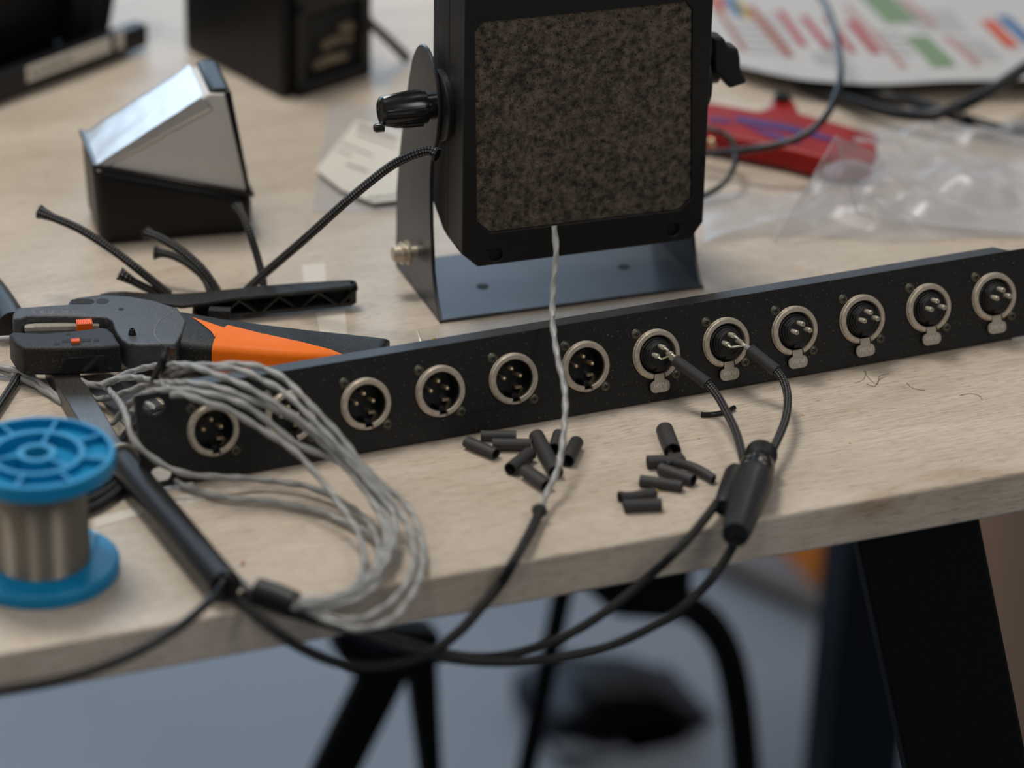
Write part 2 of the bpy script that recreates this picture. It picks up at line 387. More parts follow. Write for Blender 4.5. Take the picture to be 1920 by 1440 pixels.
# thin bridge closing the gap at the bottom of the male ring
for k in range(6):
    t0 = -math.pi/2-.22+.44*k/6; t1 = t0+.44/6
    P = [Vector((r*math.cos(t), y, r*math.sin(t))) for t in (t0, t1) for r, y in ((12.3, 0), (12.3, -1.6), (11.2, -1.6), (11.2, 0))]
    mr.loft([P[:4], P[4:]])
mrm = mr.mesh('socket_ring', 'nickel')
cupb = MB().lathe([(9.5, -.6), (9.2, -.6), (9.0, 9.5), (0.1, 9.5), (.1, 10.5), (9.5, 10.5), (9.5, 3.4), (13, 3.4), (13, 2.4), (9.5, 2.4)], ax=(0, 1, 0), n=40, close=True)
cupb.box((-1.2, 0.5, -9.0), (1.2, 9.5, -7.4)); cupm = cupb.mesh('socket_insert', 'cup')
T45 = lambda v: Vector((v.x*.72+v.z*.69, v.y, -v.x*.69+v.z*.72))
latm = MB().box((3.4, 6.5, -6.9), (6.6, 9.0, -5.5)).mesh('key_latch', 'brass')
pinm = MB().lathe([(1.05, 9.5), (1.15, 1.6), (.95, .6), (.45, .15), (.05, .1)][::-1], ax=(0, 1, 0), n=14).mesh('contact_pin', 'brass')
fr_ = ring_mb(.30); frm = fr_.mesh('socket_ring', 'nickel')
ins = MB().lathe([(8.4, 4), (8.4, -.8), (7.9, -1.2), (7.5, -1.2), (7.4, -2.2), (6.9, -2.5), (6.8, -3.8), (6.3, -4.1), (6.2, -5.2), (5.9, -5.5), (5.3, -5.5), (5.2, -5.1), (.1, -5.1), (.1, 4)][::-1], ax=(0, 1, 0), n=40)
ins.box((-2.6, -4.9, -7.6), (2.6, -1.2, -6.0)); ins.box((1.6, -6.6, 5.0), (2.6, -4, 6.0)); ins.box((-6.9, -5, 2), (-6, -3, 4))
insm = ins.mesh('socket_insert', 'cup')
inbk = MB().lathe([(13, 4), (13, 5), (.1, 5), (.1, 4)], ax=(0, 1, 0), n=32, close=True).mesh('socket_floor', 'slot')
cupm2 = MB().lathe([(1.15, -5.), (1.25, -10.2), (1.0, -10.7), (.75, -10.7), (.7, -8.6), (.05, -8.6), (.05, -5.)], ax=(0, 1, 0), n=14).mesh('solder_cup', 'tin')
tb = MB()
tb.curve2d([rrect(-5.1, -18.6, 5.1, -12.6, 2.6, 6)], lambda x, z, t: Vector((x, -2.3+.9*t, z)), 1)
tb.box((-2.6, -2.2, -13.4), (2.6, -1.2, -9.4)); tbm = tb.mesh('push_tab', 'tab')
tt = MB().text('PUSH', 3.1, lambda x, y: Vector((-x*.92, -2.42, -14.9-y))); tt.text('o', 2.0, lambda x, y: Vector((-x+.4, -2.42, -17.3-y)))
ttm = tt.mesh('embossed_word', 'tabtext', smooth=0)
def inst(name, me, parent, loc=(0, 0, 0)):
    o = bpy.data.objects.new(name, me); COL.objects.link(o); o.parent = parent; o.location = V3(loc)*S; return o
PINS = ((-4.2, .5), (4.2, .5), (0, 4.6))
for i, x in enumerate(XS):
    if i < 6:
        r = inst('male_connector', mrm, panel, (x, 0, ZC)); inst('socket_insert', cupm, r); inst('key_latch', latm, r)
        for px, pz in PINS: inst('contact_pin', pinm, r, (px, 0, pz))
    else:
        r = inst('female_connector', frm, panel, (x, 0, ZC)); inst('socket_insert', insm, r); inst('socket_floor', inbk, r)
        for px, pz in PINS: inst('solder_cup', cupm2, r, (px*.86, 0, pz*.9+.6))
        inst('push_tab', tbm, r); inst('embossed_word', ttm, r)

# ------------------------------------------------------------------ small loudspeaker on its bracket
SY = -0.0609; SO = (158.0, 120.4, 0)
spk = thing('speaker', 'small black loudspeaker seen from its dusty back, held in a steel U bracket', 'speaker', SO, (0, 0, SY))
sl = local(SO, SY); sn = Vector((-math.sin(SY), math.cos(SY), 0))
def spx(u, v, d):      # pixel -> (e, z) on the speaker's vertical plane at depth d
    q = sl(onplane(u, v, Vector(SO)+sn*d, sn)); return (q.x, q.z)
BW = 144.5
brk = MB().box((0, 0, 0), (BW, 75, 2)); ARM = [(0, 0), (9, 11), (14, 24)] + [(p.x, p.y) for p in spline([Vector(q) for q in ((17, 45, 0), (18.5, 66, 0), (17, 83, 0), (11, 94, 0), (7, 105, 0), (6, 116, 0), (10, 128, 0), (18, 136, 0), (28, 139.5, 0), (38, 137, 0), (47, 128, 0), (54, 114, 0), (61, 95, 0), (70, 66, 0))], 4)] + [(75, 42), (75, 24), (75, 0)]
for e in (0, BW-2): brk.prism(ARM, lambda p, t: Vector((t, p[0], p[1])), e, e+2)
brk.obj('bracket', 'bracket', spk, bevel=.5)
for u, v in ((905, 537), (1170, 500)):
    q = sl(at(u, v, 2)); MB().lathe([(3.2, 0), (3.2, .15)], (q.x, q.y, 2.0), n=20).obj('bracket_hole_disc', 'slot', spk)  # flat black disc, the shade inside the hole is its colour
def oct_(e0, z0, e1, z1, c): return [(e0+c, z0), (e1-c, z0), (e1, z0+c), (e1, z1-c), (e1-c, z1), (e0+c, z1), (e0, z1-c), (e0, z0+c)]
DF = -18.0
def ff(P, d): return [Vector((p[0], d, p[1])) for p in P]
bl = spx(896, 500, DF); bl2 = spx(866, 477, DF); br = spx(1318, 420, DF); br2 = spx(1294, 450, DF)
e0, e1, zb = bl2[0], br[0], (bl[1]+br2[1])/2; ZTOP = 202.
outer = [(bl[0], zb), (br2[0], zb), (e1, zb+9), (e1, ZTOP-9), (e1-8, ZTOP), (e0+8, ZTOP), (e0, ZTOP-9), (e0, zb+8)]
inn = [spx(*p, DF) for p in ((920, 437), (1275, 394), (1297, 371), (1299, 18), (1287, 3), (906, 42), (891, 60), (895, 418))]
bc = MB(); hl = [circ(*spx(931, 478, DF), 3.6, 20), circ(*spx(1262, 431, DF), 3.6, 20), circ(e0+14, ZTOP-9, 3.2, 20), circ(e1-14, ZTOP-9, 3.2, 20)]
bc.curve2d([outer, inn]+hl, lambda x, z, t: Vector((x, DF+2.2*t, z)), 1)
bc.loft([ff(outer, DF+2.2), ff(outer, 4.6)]); bc.obj('back_cover', 'speaker', spk, bevel=.5)
def inset(P, k): cx = sum(p[0] for p in P)/len(P); cz = sum(p[1] for p in P)/len(P); return [(p[0]+(cx-p[0])*k, p[1]+(cz-p[1])*k) for p in P]
MB().curve2d([inset(inn, .004)], lambda x, z, t: Vector((x, DF+1.2+.9*t, z)), 1).obj('rear_plate', 'dusty', spk)
cb = MB()
def sec(d, k, up): return [Vector((p[0]+(69-p[0])*k, d, (p[1]+up if p[1] < 60 else p[1]-up*.3))) for p in outer]
cb.loft([sec(5.2, .012, 0), sec(5.2, 0, 0), sec(12, 0, 1), sec(30, .0, 10), sec(46, .10, 16), sec(56, .22, 24)]); cb.obj('cabinet', 'speaker', spk, bevel=.6)
# pivots, knobs, bolt
PD, PZ = 13., 114.
for s_, x0 in ((-1, 2.0), (1, BW-2)):
    MB().lathe([(17.5, 0), (18, .6), (18, 4.2), (17, 5)], (x0 if s_ < 0 else x0-5, PD, PZ), (1, 0, 0), 40).obj('pivot_spacer', 'matte', spk)
kb = MB().lathe([(6.5, 0), (6.5, 4), (8.3, 4.5), (8.6, 8), (8.1, 22), (7.4, 27), (6.2, 28), (5.2, 27.2), (.2, 27.2)], (0, PD, PZ), (-1, 0, 0), 36)
for a in range(0, 360, 72):
    ca, sa = math.cos(math.radians(a+20)), math.sin(math.radians(a+20))
    kb.tube([Vector((-x, PD+ca*r, PZ+sa*r)) for x, r in ((7, 8.0), (14, 8.1), (21, 7.6), (26, 6.4))], lambda t: 1.9-.5*t, 8)
kb.obj('clamp_knob', 'gloss', spk)
MB().lathe([(2.4, 0), (2.4, 4), (1.6, 5)], (-27, PD-3, PZ-7), (-1, 0, 0), 14).obj('knob_screw', 'gloss', spk)
wk = [spx(u, v, PD) for u, v in ((1331, 64), (1352, 66), (1360, 84), (1378, 85), (1382, 104), (1383, 122), (1396, 150), (1362, 161), (1346, 140), (1331, 128))]
MB().prism(wk, lambda p, t: Vector((p[0], t, p[1])), PD-5, PD+6).obj('wing_knob', 'matte', spk, bevel=1.6)
MB().lathe([(7, 0), (7, 9), (5.5, 10)], (BW, PD+6, PZ), (1, 0, 0), 24).obj('wing_knob_hub', 'matte', spk)
bo = MB(); q = spx(790, 466, 42.)
bo.lathe([(3.2, 0), (3.2, 4), (6.2, 4.05), (6.4, 5.2), (4.6, 5.3), (4.6, 7.2), (5.8, 7.3), (5.8, 8.6), (4.4, 8.7), (4.2, 12.2), (3.3, 13), (.2, 13)], (0, 40, 23), (-1, 0, 0), 20)
bo.obj('bracket_bolt', 'nickel', spk)

# ------------------------------------------------------------------ solder spool
spo = at(80, 1072, 0)
spool = thing('solder_spool', 'blue plastic reel wound with silvery solder wire, at the left front', 'solder reel', spo)
HS = 59.5; RF = 33.8
def flange(z0, z1, zin):
    b = MB(); b.lathe([(RF-.6, z0), (RF, z0+.6), (RF, z1-.6), (RF-.6, z1), (RF-2.4, z1), (RF-2.4, zin), (20.8, zin), (20.8, z1-.2), (18.4, z1-.2), (18.4, zin-2), (8.6, zin-2), (8.6, z1-.2), (5.6, z1-.2), (5.6, z0), (RF-.6, z0)], n=64, close=True); return b
flange(HS-7.5, HS, HS-4.2).obj('upper_flange', 'blue', spool)
MB().lathe([(RF-.8, 0), (RF, .8), (RF, 5.6), (RF-1.2, 6.8), (21, 7.0), (5.6, 7.0), (5.6, 0)], n=64, close=True).obj('lower_flange', 'blue', spool)
rb = MB()
def rib(a, r0, r1, zb_, zt, w=.75):
    T = lambda v: Vector((v.x*math.cos(a)-v.y*math.sin(a), v.x*math.sin(a)+v.y*math.cos(a), v.z)); rb.box((r0, -w, zb_), (r1, w, zt), T)
PHI = math.atan2(RT.y, RT.x)
for k in range(8): rib(PHI+math.radians(81-45*k), 20.4, RF-2, HS-5, HS-.4)
for k in range(3): rib(PHI+math.radians(81-120*k), 8.2, 18.8, HS-7, HS-.4)
for k, ch in enumerate([0]): rb.obj('flange_ribs', 'blue', spool)
wd = []; z = 7.0; i = 0
while z < HS-7.6:
    wd += [(20.8, z), (21.12, z+.12), (21.25, z+.31), (21.12, z+.50)]; z += .62
MB().lathe(wd, n=64).obj('solder_winding', 'solder', spool, smooth=75)
MB().lathe([(8.2, 6.9), (8.2, HS-7.4), (5.6, HS-7.4), (5.6, 6.9)], n=32, close=True).obj('hub_core', 'blue', spool)
MB().tube(spline([spo+Vector((21.3, 3, 13))-spo, Vector((24, 5, 10)), Vector((27.5, 9, 8.4)), Vector((28.5, 14, 7.6))]), .5, 6).obj('loose_wire_end', 'tin', spool)

# ------------------------------------------------------------------ wire stripper
ZS, ZB = 24., 8.5
st = thing('wire_stripper', 'black automatic wire stripper with an orange grip inlay lying behind the panel', 'wire stripper', at(230, 640, 0))
so = at(230, 640, 0)
def SL(p): return V3(p)-so
def outl(P, z): return [(q.x, q.y) for q in (SL(at(u, v, z)) for u, v in P)]
zz = lambda p, t: Vector((p[0], p[1], t))
JR = [(23, 597), (24, 588), (31, 577), (80, 573), (127, 570), (130, 563), (146, 557), (187, 552), (246, 555), (290, 563), (333, 577), (350, 600), (342, 625), (330, 645), (302, 645), (262, 646), (240, 643), (229, 636), (220, 626), (214, 614), (210, 601), (200, 594), (120, 592), (52, 592), (42, 597)]
body = MB().prism(outl(JR, ZS), zz, ZB+1, ZS); body.obj('jaw_body', 'stripper', st, bevel=1.1, seg=3)
JF = [(17, 624), (22, 619), (37, 620), (83, 622), (140, 617), (190, 611), (203, 613), (213, 621), (219, 632), (228, 645), (190, 648), (95, 651), (42, 650), (28, 642)]
MB().prism(outl(JF, ZS), zz, ZB, ZS-.6).obj('front_jaw', 'stripdark', st, bevel=1.6, seg=3)
gp = outl([(46, 604), (120, 600), (205, 598), (206, 612), (150, 617), (90, 620), (48, 618)], ZS-4)
MB().prism(gp, zz, ZB+2, ZS-6).obj('jaw_channel', 'slot', st)
sc_ = MB(); sA, sB = SL(at(46, 611, ZS-4)), SL(at(186, 607, ZS-4)); dx = (sB-sA); n = 46; pr = Vector((-dx.y, dx.x, 0)).normalized()
sc_.loft([[sA+pr*2.2+Vector((0, 0, -2)), sA-pr*2.2+Vector((0, 0, -2)), sA-pr*2.2, sA+pr*2.2], [sB+pr*2.2+Vector((0, 0, -2)), sB-pr*2.2+Vector((0, 0, -2)), sB-pr*2.2, sB+pr*2.2]])
for k in range(6, n):
    c = sA+dx*(k/n); d = dx.normalized()*.18
    sc_.loft([[c-d+pr*1.9, c-d-pr*1.9, c-d-pr*1.9+Vector((0, 0, .35)), c-d+pr*1.9+Vector((0, 0, .35))], [c+d+pr*1.9, c+d-pr*1.9, c+d-pr*1.9+Vector((0, 0, .35)), c+d+pr*1.9+Vector((0, 0, .35))]])
sc_.obj('length_stop_rack', 'clear', st)
def block(u0, v0, u1, v1, wid, zb_, zt, name, m, ribs=0):
    a, b_ = SL(at(u0, v0, zt)), SL(at(u1, v1, zt)); d = b_-a; q = Vector((-d.y, d.x, 0)).normalized()*wid/2; B = MB()
    def bx(s0, s1, h0, h1): B.loft([[a+d*s+q+Vector((0, 0, h0)), a+d*s-q+Vector((0, 0, h0)), a+d*s-q+Vector((0, 0, h1)), a+d*s+q+Vector((0, 0, h1))] for s in (s0, s1)])
    bx(0, 1, zb_-zt, 0)
    for k in range(ribs): bx((k+.25)/ribs, (k+.7)/ribs, 0, .5)
    return B.obj(name, m, st, bevel=.2)
block(143, 604, 173, 602, 5.5, ZS-6, ZS-.5, 'length_stop_slider', 'redorange', 8)
block(116, 639, 170, 637, 3.6, ZS-2, ZS-.45, 'slot_recess', 'slot')
block(133, 638, 150, 637, 3.0, ZS-2, ZS+.5, 'adjust_slider', 'redorange', 6)
def disc(u, v, r, z, name, m, h=.12):
    q = SL(at(u, v, z)); return MB().lathe([(r, 0), (r, h)], (q.x, q.y, z), n=18).obj(name, m, st)
disc(192, 565, 3.2, ZS-.02, 'pivot_disc', 'stripdark'); disc(227, 580, 1.4, ZS-.02, 'rivet_hole_disc', 'slot')  # holes are flat dark discs, their shade painted in black
disc(127, 627, 1.2, ZS-.62, 'rivet_hole_disc', 'slot'); disc(107, 645, 1.5, ZS-.62, 'jaw_screw', 'slot'); disc(181, 638, 1.5, ZS-.62, 'jaw_screw', 'slot')
q = SL(at(248, 627, ZS)); MB().lathe([(2.0, 0), (1.3, 3.0), (.9, 3.0), (.8, 2.2), (.1, 2.2)], (q.x, q.y, ZS-.1), n=16).obj('stop_pin', 'stripdark', st)
MB().prism(outl([(132, 570), (134, 562), (148, 560), (172, 561), (178, 566), (170, 570)], ZS), zz, ZS-.02, ZS+.12).obj('hanging_slot_patch', 'slot', st)  # flat black patch painted for the dark inside of the slot
# seam between head and handle
MB().tube([SL(at(u, v, ZS+.02)) for u, v in ((333, 577), (318, 589), (300, 600), (291, 613), (289, 626), (296, 637), (303, 645))], .22, 6).obj('housing_seam', 'labelgrey', st)
# scale numbers (upside down as seen) and tick marks on the rear jaw
sA, sB = SL(at(52, 589, ZS)), SL(at(158, 590, ZS)); d = sB-sA; q = Vector((-d.y, d.x, 0)).normalized(); tk = MB()
for k in range(27):
    c = sA+d*(k/26); e = d.normalized()*.14; h = q*(1.5 if k % 5 else 2.0); tk.add([c-e+Vector((0, 0, .06)), c+e+Vector((0, 0, .06)), c+e+h+Vector((0, 0, .06)), c-e+h+Vector((0, 0, .06))], [(0, 1, 2, 3)])
tk.obj('scale_ticks', 'labelgrey', st, smooth=0)
nb = MB(); dn = d.normalized()
for k, w in enumerate(('25', '20', '15', '10', '5')):
    c = SL(at(62+20*(4-k), 584.5, ZS)); nb.text(w, 3.6, lambda x, y, c=c: c-dn*x-q*y+Vector((0, 0, .07)))
nb.obj('scale_numbers', 'labelgrey', st, smooth=0)
# side window of the front jaw
w0, w1 = SL(at(112, 664, ZB+11)), SL(at(196, 664, ZB+11)); dw = w1-w0; nn = Vector((dw.y, -dw.x, 0)).normalized()
# handle with orange inlay: one lofted grip, the inlay its own raised shell
RE = [SL(at(u, v, z)) for u, v, z in ((306, 572, 23.4), (345, 577, 23.4), (400, 586, 23), (470, 597, 21.5), (562, 609, 20), (640, 618, 18.5), (700, 625, 17.5), (724, 629, 17), (731, 634, 15))]
WID = [35, 36, 35.5, 33, 30, 27, 25, 22, 17]; HGT = [15, 17, 18, 17.5, 17, 16, 15.5, 14, 11]
rep = spline(RE, 14); nS = len(rep)
def interp(A, t): k = min(int(t*(len(A)-1)), len(A)-2); f = t*(len(A)-1)-k; return A[k]*(1-f)+A[k+1]*f
hd = (RE[-2]-RE[1]); hd.z = 0; hd.normalize(); hp = Vector((hd.y, -hd.x, 0))
def hpt(i, th, off=0.):
    t = i/(nS-1); w, h = interp(WID, t)/2, interp(HGT, t)/2; p = rep[i]; cx = p+hp*w; zt = p.z-h
    n_ = 4.2; ct, st_ = math.cos(th), math.sin(th)
    x = math.copysign(abs(ct)**(2/n_), ct)*(w+off); zc = math.copysign(abs(st_)**(2/n_), st_)*(h+off)
    return Vector((cx.x+hp.x*x, cx.y+hp.y*x, zt+zc))
NT = 56
MB().loft([[hpt(i, 2*math.pi*k/NT) for k in range(NT)] for i in range(nS)]).obj('grip', 'stripdark', st, smooth=50)
OP = [(360, 594), (378, 600), (420, 614), (427, 609), (487, 624), (562, 640), (620, 655), (652, 668), (652, 720), (405, 720), (405, 681), (409, 655), (404, 634), (397, 622), (380, 608)]
ig = MB(); NC = (nS-1)*5; cols = []
def gpt(x, th): i0 = min(int(x), nS-2); f = x-i0; return hpt(i0, th, .3)*(1-f)+hpt(i0+1, th, .3)*f
for c in range(NC+1):
    x = c/5; hit = []
    for k in range(361):
        th = math.radians(-75+k*.5); u, v = proj(gpt(x, th)+so)
        if inpoly(u, v, OP): hit.append(th)
    if hit:
        b2 = []
        for e, sg in ((min(hit), -1), (max(hit), 1)):
            a_, o_ = e, e+sg*math.radians(.6)
            for _ in range(10):
                m_ = (a_+o_)/2; u, v = proj(gpt(x, m_)+so)
                if inpoly(u, v, OP): a_ = m_
                else: o_ = m_
            b2.append(a_)
        cols.append(tuple(b2))
    else: cols.append(None)
for c in range(NC):
    if cols[c] and cols[c+1]:
        for k in range(20):
            g = lambda cc, kk: gpt(cc/5, cols[cc][0]+(cols[cc][1]-cols[cc][0])*kk/20)
            ig.add([g(c, k), g(c+1, k), g(c+1, k+1), g(c, k+1)], [(0, 1, 2, 3)])
ig.obj('orange_inlay', 'orange', st, smooth=60)
# side window
sw = MB(); base = SL(at(112, 678, ZB+5)); end = SL(at(195, 677, ZB+5))
fy = MB()
def sidebox(u0, u1, z0, z1, out, name, m):
    # on the front side wall of the front jaw: take the wall line from the jaw outline
    P0, P1 = SL(at(42, 650, ZS)), SL(at(190, 648, ZS)); dd = (P1-P0); dd.z = 0; L_ = dd.length; dd.normalize(); no = Vector((dd.y, -dd.x, 0))
    a = P0+dd*(L_*(u0-42)/148); b_ = P0+dd*(L_*(u1-42)/148); B = MB()
    B.loft([[Vector((p.x, p.y, 0))+no*o_+Vector((0, 0, z)) for o_, z in ((-.6, z0), (out, z0), (out, z1), (-.6, z1))] for p in (a, b_)]); return B.obj(name, m, st, bevel=.2)
sidebox(106, 196, ZB+1.2, ZB+10.5, .75, 'side_window_frame', 'stripdark'); sidebox(114, 186, ZB+2.0, ZB+9.7, .95, 'side_window', 'gloss')
for k in range(7): sidebox(128+k*5.2, 130.4+k*5.2, ZS-5.2, ZS-1.2, .45, 'thumb_ridge', 'stripdark')
# second lever with its trussed underside
LT = 14.; lv = MB()
LP = [(184, 551), (205, 546), (235, 545), (300, 550), (360, 548), (430, 541), (487, 535), (560, 529), (656, 523), (667, 525), (670, 532), (660, 536), (560, 547), (487, 553), (430, 559), (390, 566), (340, 572), (250, 561)]
lv.prism(outl(LP, LT), zz, LT-2.4, LT)
lb = outl([(360, 551), (430, 543), (487, 537), (560, 531), (656, 525), (667, 527), (668, 532), (660, 536), (560, 547), (487, 553), (430, 559), (375, 564)], LT)
lv.prism(lb, zz, 2.5, 4.6)
bk = outl([(360, 551), (430, 543), (487, 537), (560, 531), (656, 525), (660, 528), (560, 534), (487, 540), (430, 546), (362, 554)], LT); lv.prism(bk, zz, 2.5, LT)
lv.prism(outl([(652, 526), (667, 526), (669, 532), (655, 535)], LT), zz, 2.5, LT); lv.obj('lever', 'stripdark', st, bevel=.9)
fr0 = [SL(at(u, v, LT)) for u, v in ((400, 563), (660, 536))]
tr = MB(); zs = [4, LT-2]; K = 7
for k in range(K):
    p0 = fr0[0].lerp(fr0[1], (k+.3)/K); p1 = fr0[0].lerp(fr0[1], (k+1.3)/K); za, zb_ = (3.4, LT-2) if k % 2 == 0 else (LT-2, 3.4)
    a = Vector((p0.x, p0.y, za)); b_ = Vector((p1.x, p1.y, zb_)); dd = (b_-a).normalized(); up = Vector((0, 0, 1))*.7; inw = Vector((.25, 1, 0)).normalized()*7
    tr.loft([[a-up, a+up, a+up+inw, a-up+inw], [b_-up, b_+up, b_+up+inw, b_-up+inw]])
tr.obj('lever_truss', 'stripdark', st)
block(392, 578, 432, 580, 5, 4, 13, 'lever_spring_stop', 'stripdark')

# ------------------------------------------------------------------ brushed bar with black handle, steel plate under the wires
tool = thing('bar_tool', 'flat brushed metal bar with round black handle, lying beneath the wire stripper', 'tool', at(170, 790, 0)); to = at(170, 790, 0)
a0, a1, a2 = at(112, 690, 4), at(226, 866, 7), at(408, 1084, 8)
def bar(p, q, w, h0, h1, zc0, zc1):
    d = q-p; d.z = 0; d.normalize(); r_ = Vector((d.y, -d.x, 0)); R = []
    for c, k, zc in ((p, h0, zc0), (q, h1, zc1)):
        R.append([Vector((c.x, c.y, zc))-to+r_*x+Vector((0, 0, z)) for x, z in ((-w/2-1.6, -k), (-w/2+1.8, k), (w/2, k), (w/2, -k))])
    return MB().loft(R)
bar(a0, at(214, 862, 7), 15, 4, 5.6, 4, 6.4).obj('metal_bar', 'steel', tool, bevel=.5)
dh = (a2-a1).normalized()
MB().lathe([(8.2, -1.2), (8.6, -.8), (8.6, .8), (8.0, 1.2)], a1-to+Vector((0, 0, .8)), dh, 32).obj('ferrule_ring', 'clear', tool)
MB().tube([a1-to+dh*t+Vector((0, 0, .6)) for t in (0, 20, 60, 100, 130, (a2-a1).length)], lambda t: 7.3, 28).obj('handle', 'handle', tool, bevel=.8)
P = [at(*p, .8) for p in ((168, 728), (250, 712), (318, 772), (262, 806), (236, 800))]
pb = MB(); pb.prism([(p.x, p.y) for p in P], zz, .1, 1.4); tag(pb.obj('steel_plate', 'bluesteel', bevel=.2), 'thin bluish steel plate flat on the table under the grey wires', 'plate')

# ------------------------------------------------------------------ wires and cables
def twisted(name, pts, label, group=None, rr=1.55, z=0):
    P = spline([at(*p) for p in pts], 10); b = MB(); b.tube(P, rr, 12, ell=(rr*1.1, rr*.84), pitch=26.)
    return tag(b.obj(name, 'grey'), label, 'wire', group)
G = 'grey twisted wires of the bundle'
K1 = [(500, 1120, 8), (470, 1104, 7)]
twisted('twisted_wire', [(190, 722, 14), (227, 705, 18), (262, 692, 24), (292, 686, 32), (330, 683, 44), (367, 685, 50), (409, 685, 53), (451, 683, 54), (492, 690, 54), (534, 711, 52), (580, 757, 46), (637, 817, 36), (675, 866, 28), (720, 910, 20), (761, 947, 14), (786, 994, 9), (794, 1041, 6), (786, 1089, 5), (760, 1136, 2), (725, 1168, 0), (660, 1178, 0), (580, 1150, 3), (520, 1128, 6), (480, 1112, 7)], 'grey twisted wire forming the outermost curve of the loop', G)
twisted('twisted_wire', [(300, 700, 30), (340, 686, 46), (367, 689, 51), (409, 704, 53), (451, 720, 53), (492, 742, 50), (534, 769, 45), (580, 800, 39), (640, 850, 31), (690, 905, 22), (735, 959, 14), (742, 994, 11), (735, 1027, 9), (711, 1063, 8), (666, 1105, 7), (607, 1134, 6), (550, 1132, 6), (490, 1110, 8), (446, 1084, 9)], 'grey twisted wire crossing the panel just above its second connector', G)
twisted('twisted_wire', [(312, 706, 30), (352, 694, 45), (409, 690, 52), (451, 694, 53), (492, 713, 51), (534, 736, 49), (580, 780, 43), (640, 842, 33), (690, 892, 24), (735, 940, 16), (760, 978, 11), (773, 1011, 9), (776, 1051, 7), (765, 1089, 5), (739, 1124, 3), (702, 1150, 2), (660, 1163, 1), (590, 1148, 4), (510, 1120, 7)], 'grey twisted wire second from outside of the loop', G)
twisted('twisted_wire', [(150, 752, 3), (176, 749, 4), (208, 745, 9), (250, 730, 18), (290, 716, 28), (322, 718, 40), (357, 718, 49), (409, 727, 51), (461, 746, 48), (513, 767, 43), (560, 792, 38), (612, 838, 31), (660, 890, 23), (692, 930, 17), (716, 975, 12), (724, 1015, 10), (712, 1055, 9), (680, 1095, 8), (620, 1128, 7), (555, 1138, 7), (500, 1122, 8)], 'grey twisted wire leaving the metal bar low and rising onto the panel', G)
twisted('twisted_wire', [(212, 794, 6), (234, 767, 16), (253, 748, 27), (274, 737, 37), (305, 731, 45), (347, 731, 49), (388, 738, 50), (430, 748, 48), (461, 761, 46), (492, 782, 41), (524, 807, 36), (556, 832, 31), (615, 857, 26), (667, 880, 22), (700, 925, 16), (724, 970, 12), (732, 1010, 10), (726, 1050, 9), (696, 1088, 8), (640, 1122, 8), (560, 1136, 8)], 'grey twisted wire lifting from the plate past the panel corner', G)
twisted('twisted_wire', [(322, 740, 46), (347, 741, 48), (388, 755, 48), (430, 769, 45), (472, 794, 39), (513, 819, 34), (555, 848, 29), (590, 886, 23), (619, 922, 18), (645, 958, 14), (667, 990, 11), (680, 1025, 9), (681, 1060, 8), (666, 1096, 8), (631, 1117, 8), (570, 1124, 8), (500, 1114, 8), (448, 1098, 6)], 'grey twisted wire across the first connector, innermost of the loop', G)
twisted('twisted_wire', [(126, 700, 5), (150, 713, 7), (176, 722, 10), (200, 728, 11), (214, 742, 16), (228, 760, 27), (236, 777, 32), (243, 807, 29), (259, 836, 24), (295, 865, 17), (318, 878, 14), (357, 890, 11), (409, 894, 9), (472, 898, 6), (534, 905, 5), (580, 913, 5), (637, 938, 4), (673, 962, 5), (694, 985, 6), (707, 1011, 7), (711, 1042, 8), (702, 1070, 9), (670, 1098, 9), (620, 1122, 9), (540, 1128, 9)], 'grey twisted wire curving round the panel end and along its foot', G)
twisted('twisted_wire', [(320, 897, 3), (347, 911, 3), (388, 925, 3), (430, 934, 3), (506, 940, 3), (560, 950, 3), (607, 961, 3), (654, 983, 3), (700, 1006, 4), (722, 1040, 5), (716, 1078, 6), (690, 1112, 6), (640, 1134, 6), (570, 1140, 6)], 'grey twisted wire flat on the table, coming from under the panel', G)
twisted('twisted_wire', [(118, 702, 4), (140, 714, 6), (162, 722, 8), (198, 719, 13), (229, 709, 18), (262, 708, 24), (302, 719, 33), (330, 735, 43), (360, 744, 47)], 'short visible stretch of grey twisted wire beside the black zip tie', G)
twisted('twisted_wire', [(-30, 686, 6), (0, 688, 6), (37, 698, 5), (69, 714, 4), (100, 737, 2.5), (144, 764, 1.8)], 'grey twisted wire running left out of the picture, farther of two', G)
twisted('twisted_wire', [(-30, 690, 4), (0, 695, 3), (31, 706, 3), (62, 720, 3), (98, 742, 2), (150, 776, 1.6)], 'grey twisted wire with printed number running left, nearer of two', G)
twisted('twisted_wire', [(246, 776, 4), (258, 752, 6), (284, 762, 5), (288, 782, 3), (290, 800, 2)], 'short grey wire seen through the panel mounting slot', G)
# printed numbers on the jackets
def printed(word, wire, pa, pb, size, lift):
    a, b_ = at(*pa), at(*pb); d = (b_-a).normalized(); n_ = Vector((0, -.55, .83)); n_ = (n_-d*n_.dot(d)).normalized(); q = n_.cross(d); c = (a+b_)/2+n_*lift
    o = wire.location; g = MB().text(word, size, lambda x, y: c+d*x+q*y); m_ = g.mesh('printed_number', 'ink', (o-Vector((0, 0, ZT)))/S, 0)
    k = bpy.data.objects.new('printed_number', m_); COL.objects.link(k); k.parent = wire
WT = [o for o in bpy.data.objects if o.name.startswith('twisted_wire')]
byl = {o['label']: o for o in WT}
printed('8  1', byl['grey twisted wire with printed number running left, nearer of two'], (8, 697, 3), (40, 710, 3), 3.0, 1.75)
printed('10', byl['grey twisted wire second from outside of the loop'], (480, 708, 51), (504, 720, 51), 2.4, 1.75)
printed('2', byl['grey twisted wire leaving the metal bar low and rising onto the panel'], (232, 736, 15), (262, 726, 21), 2.4, 1.75)
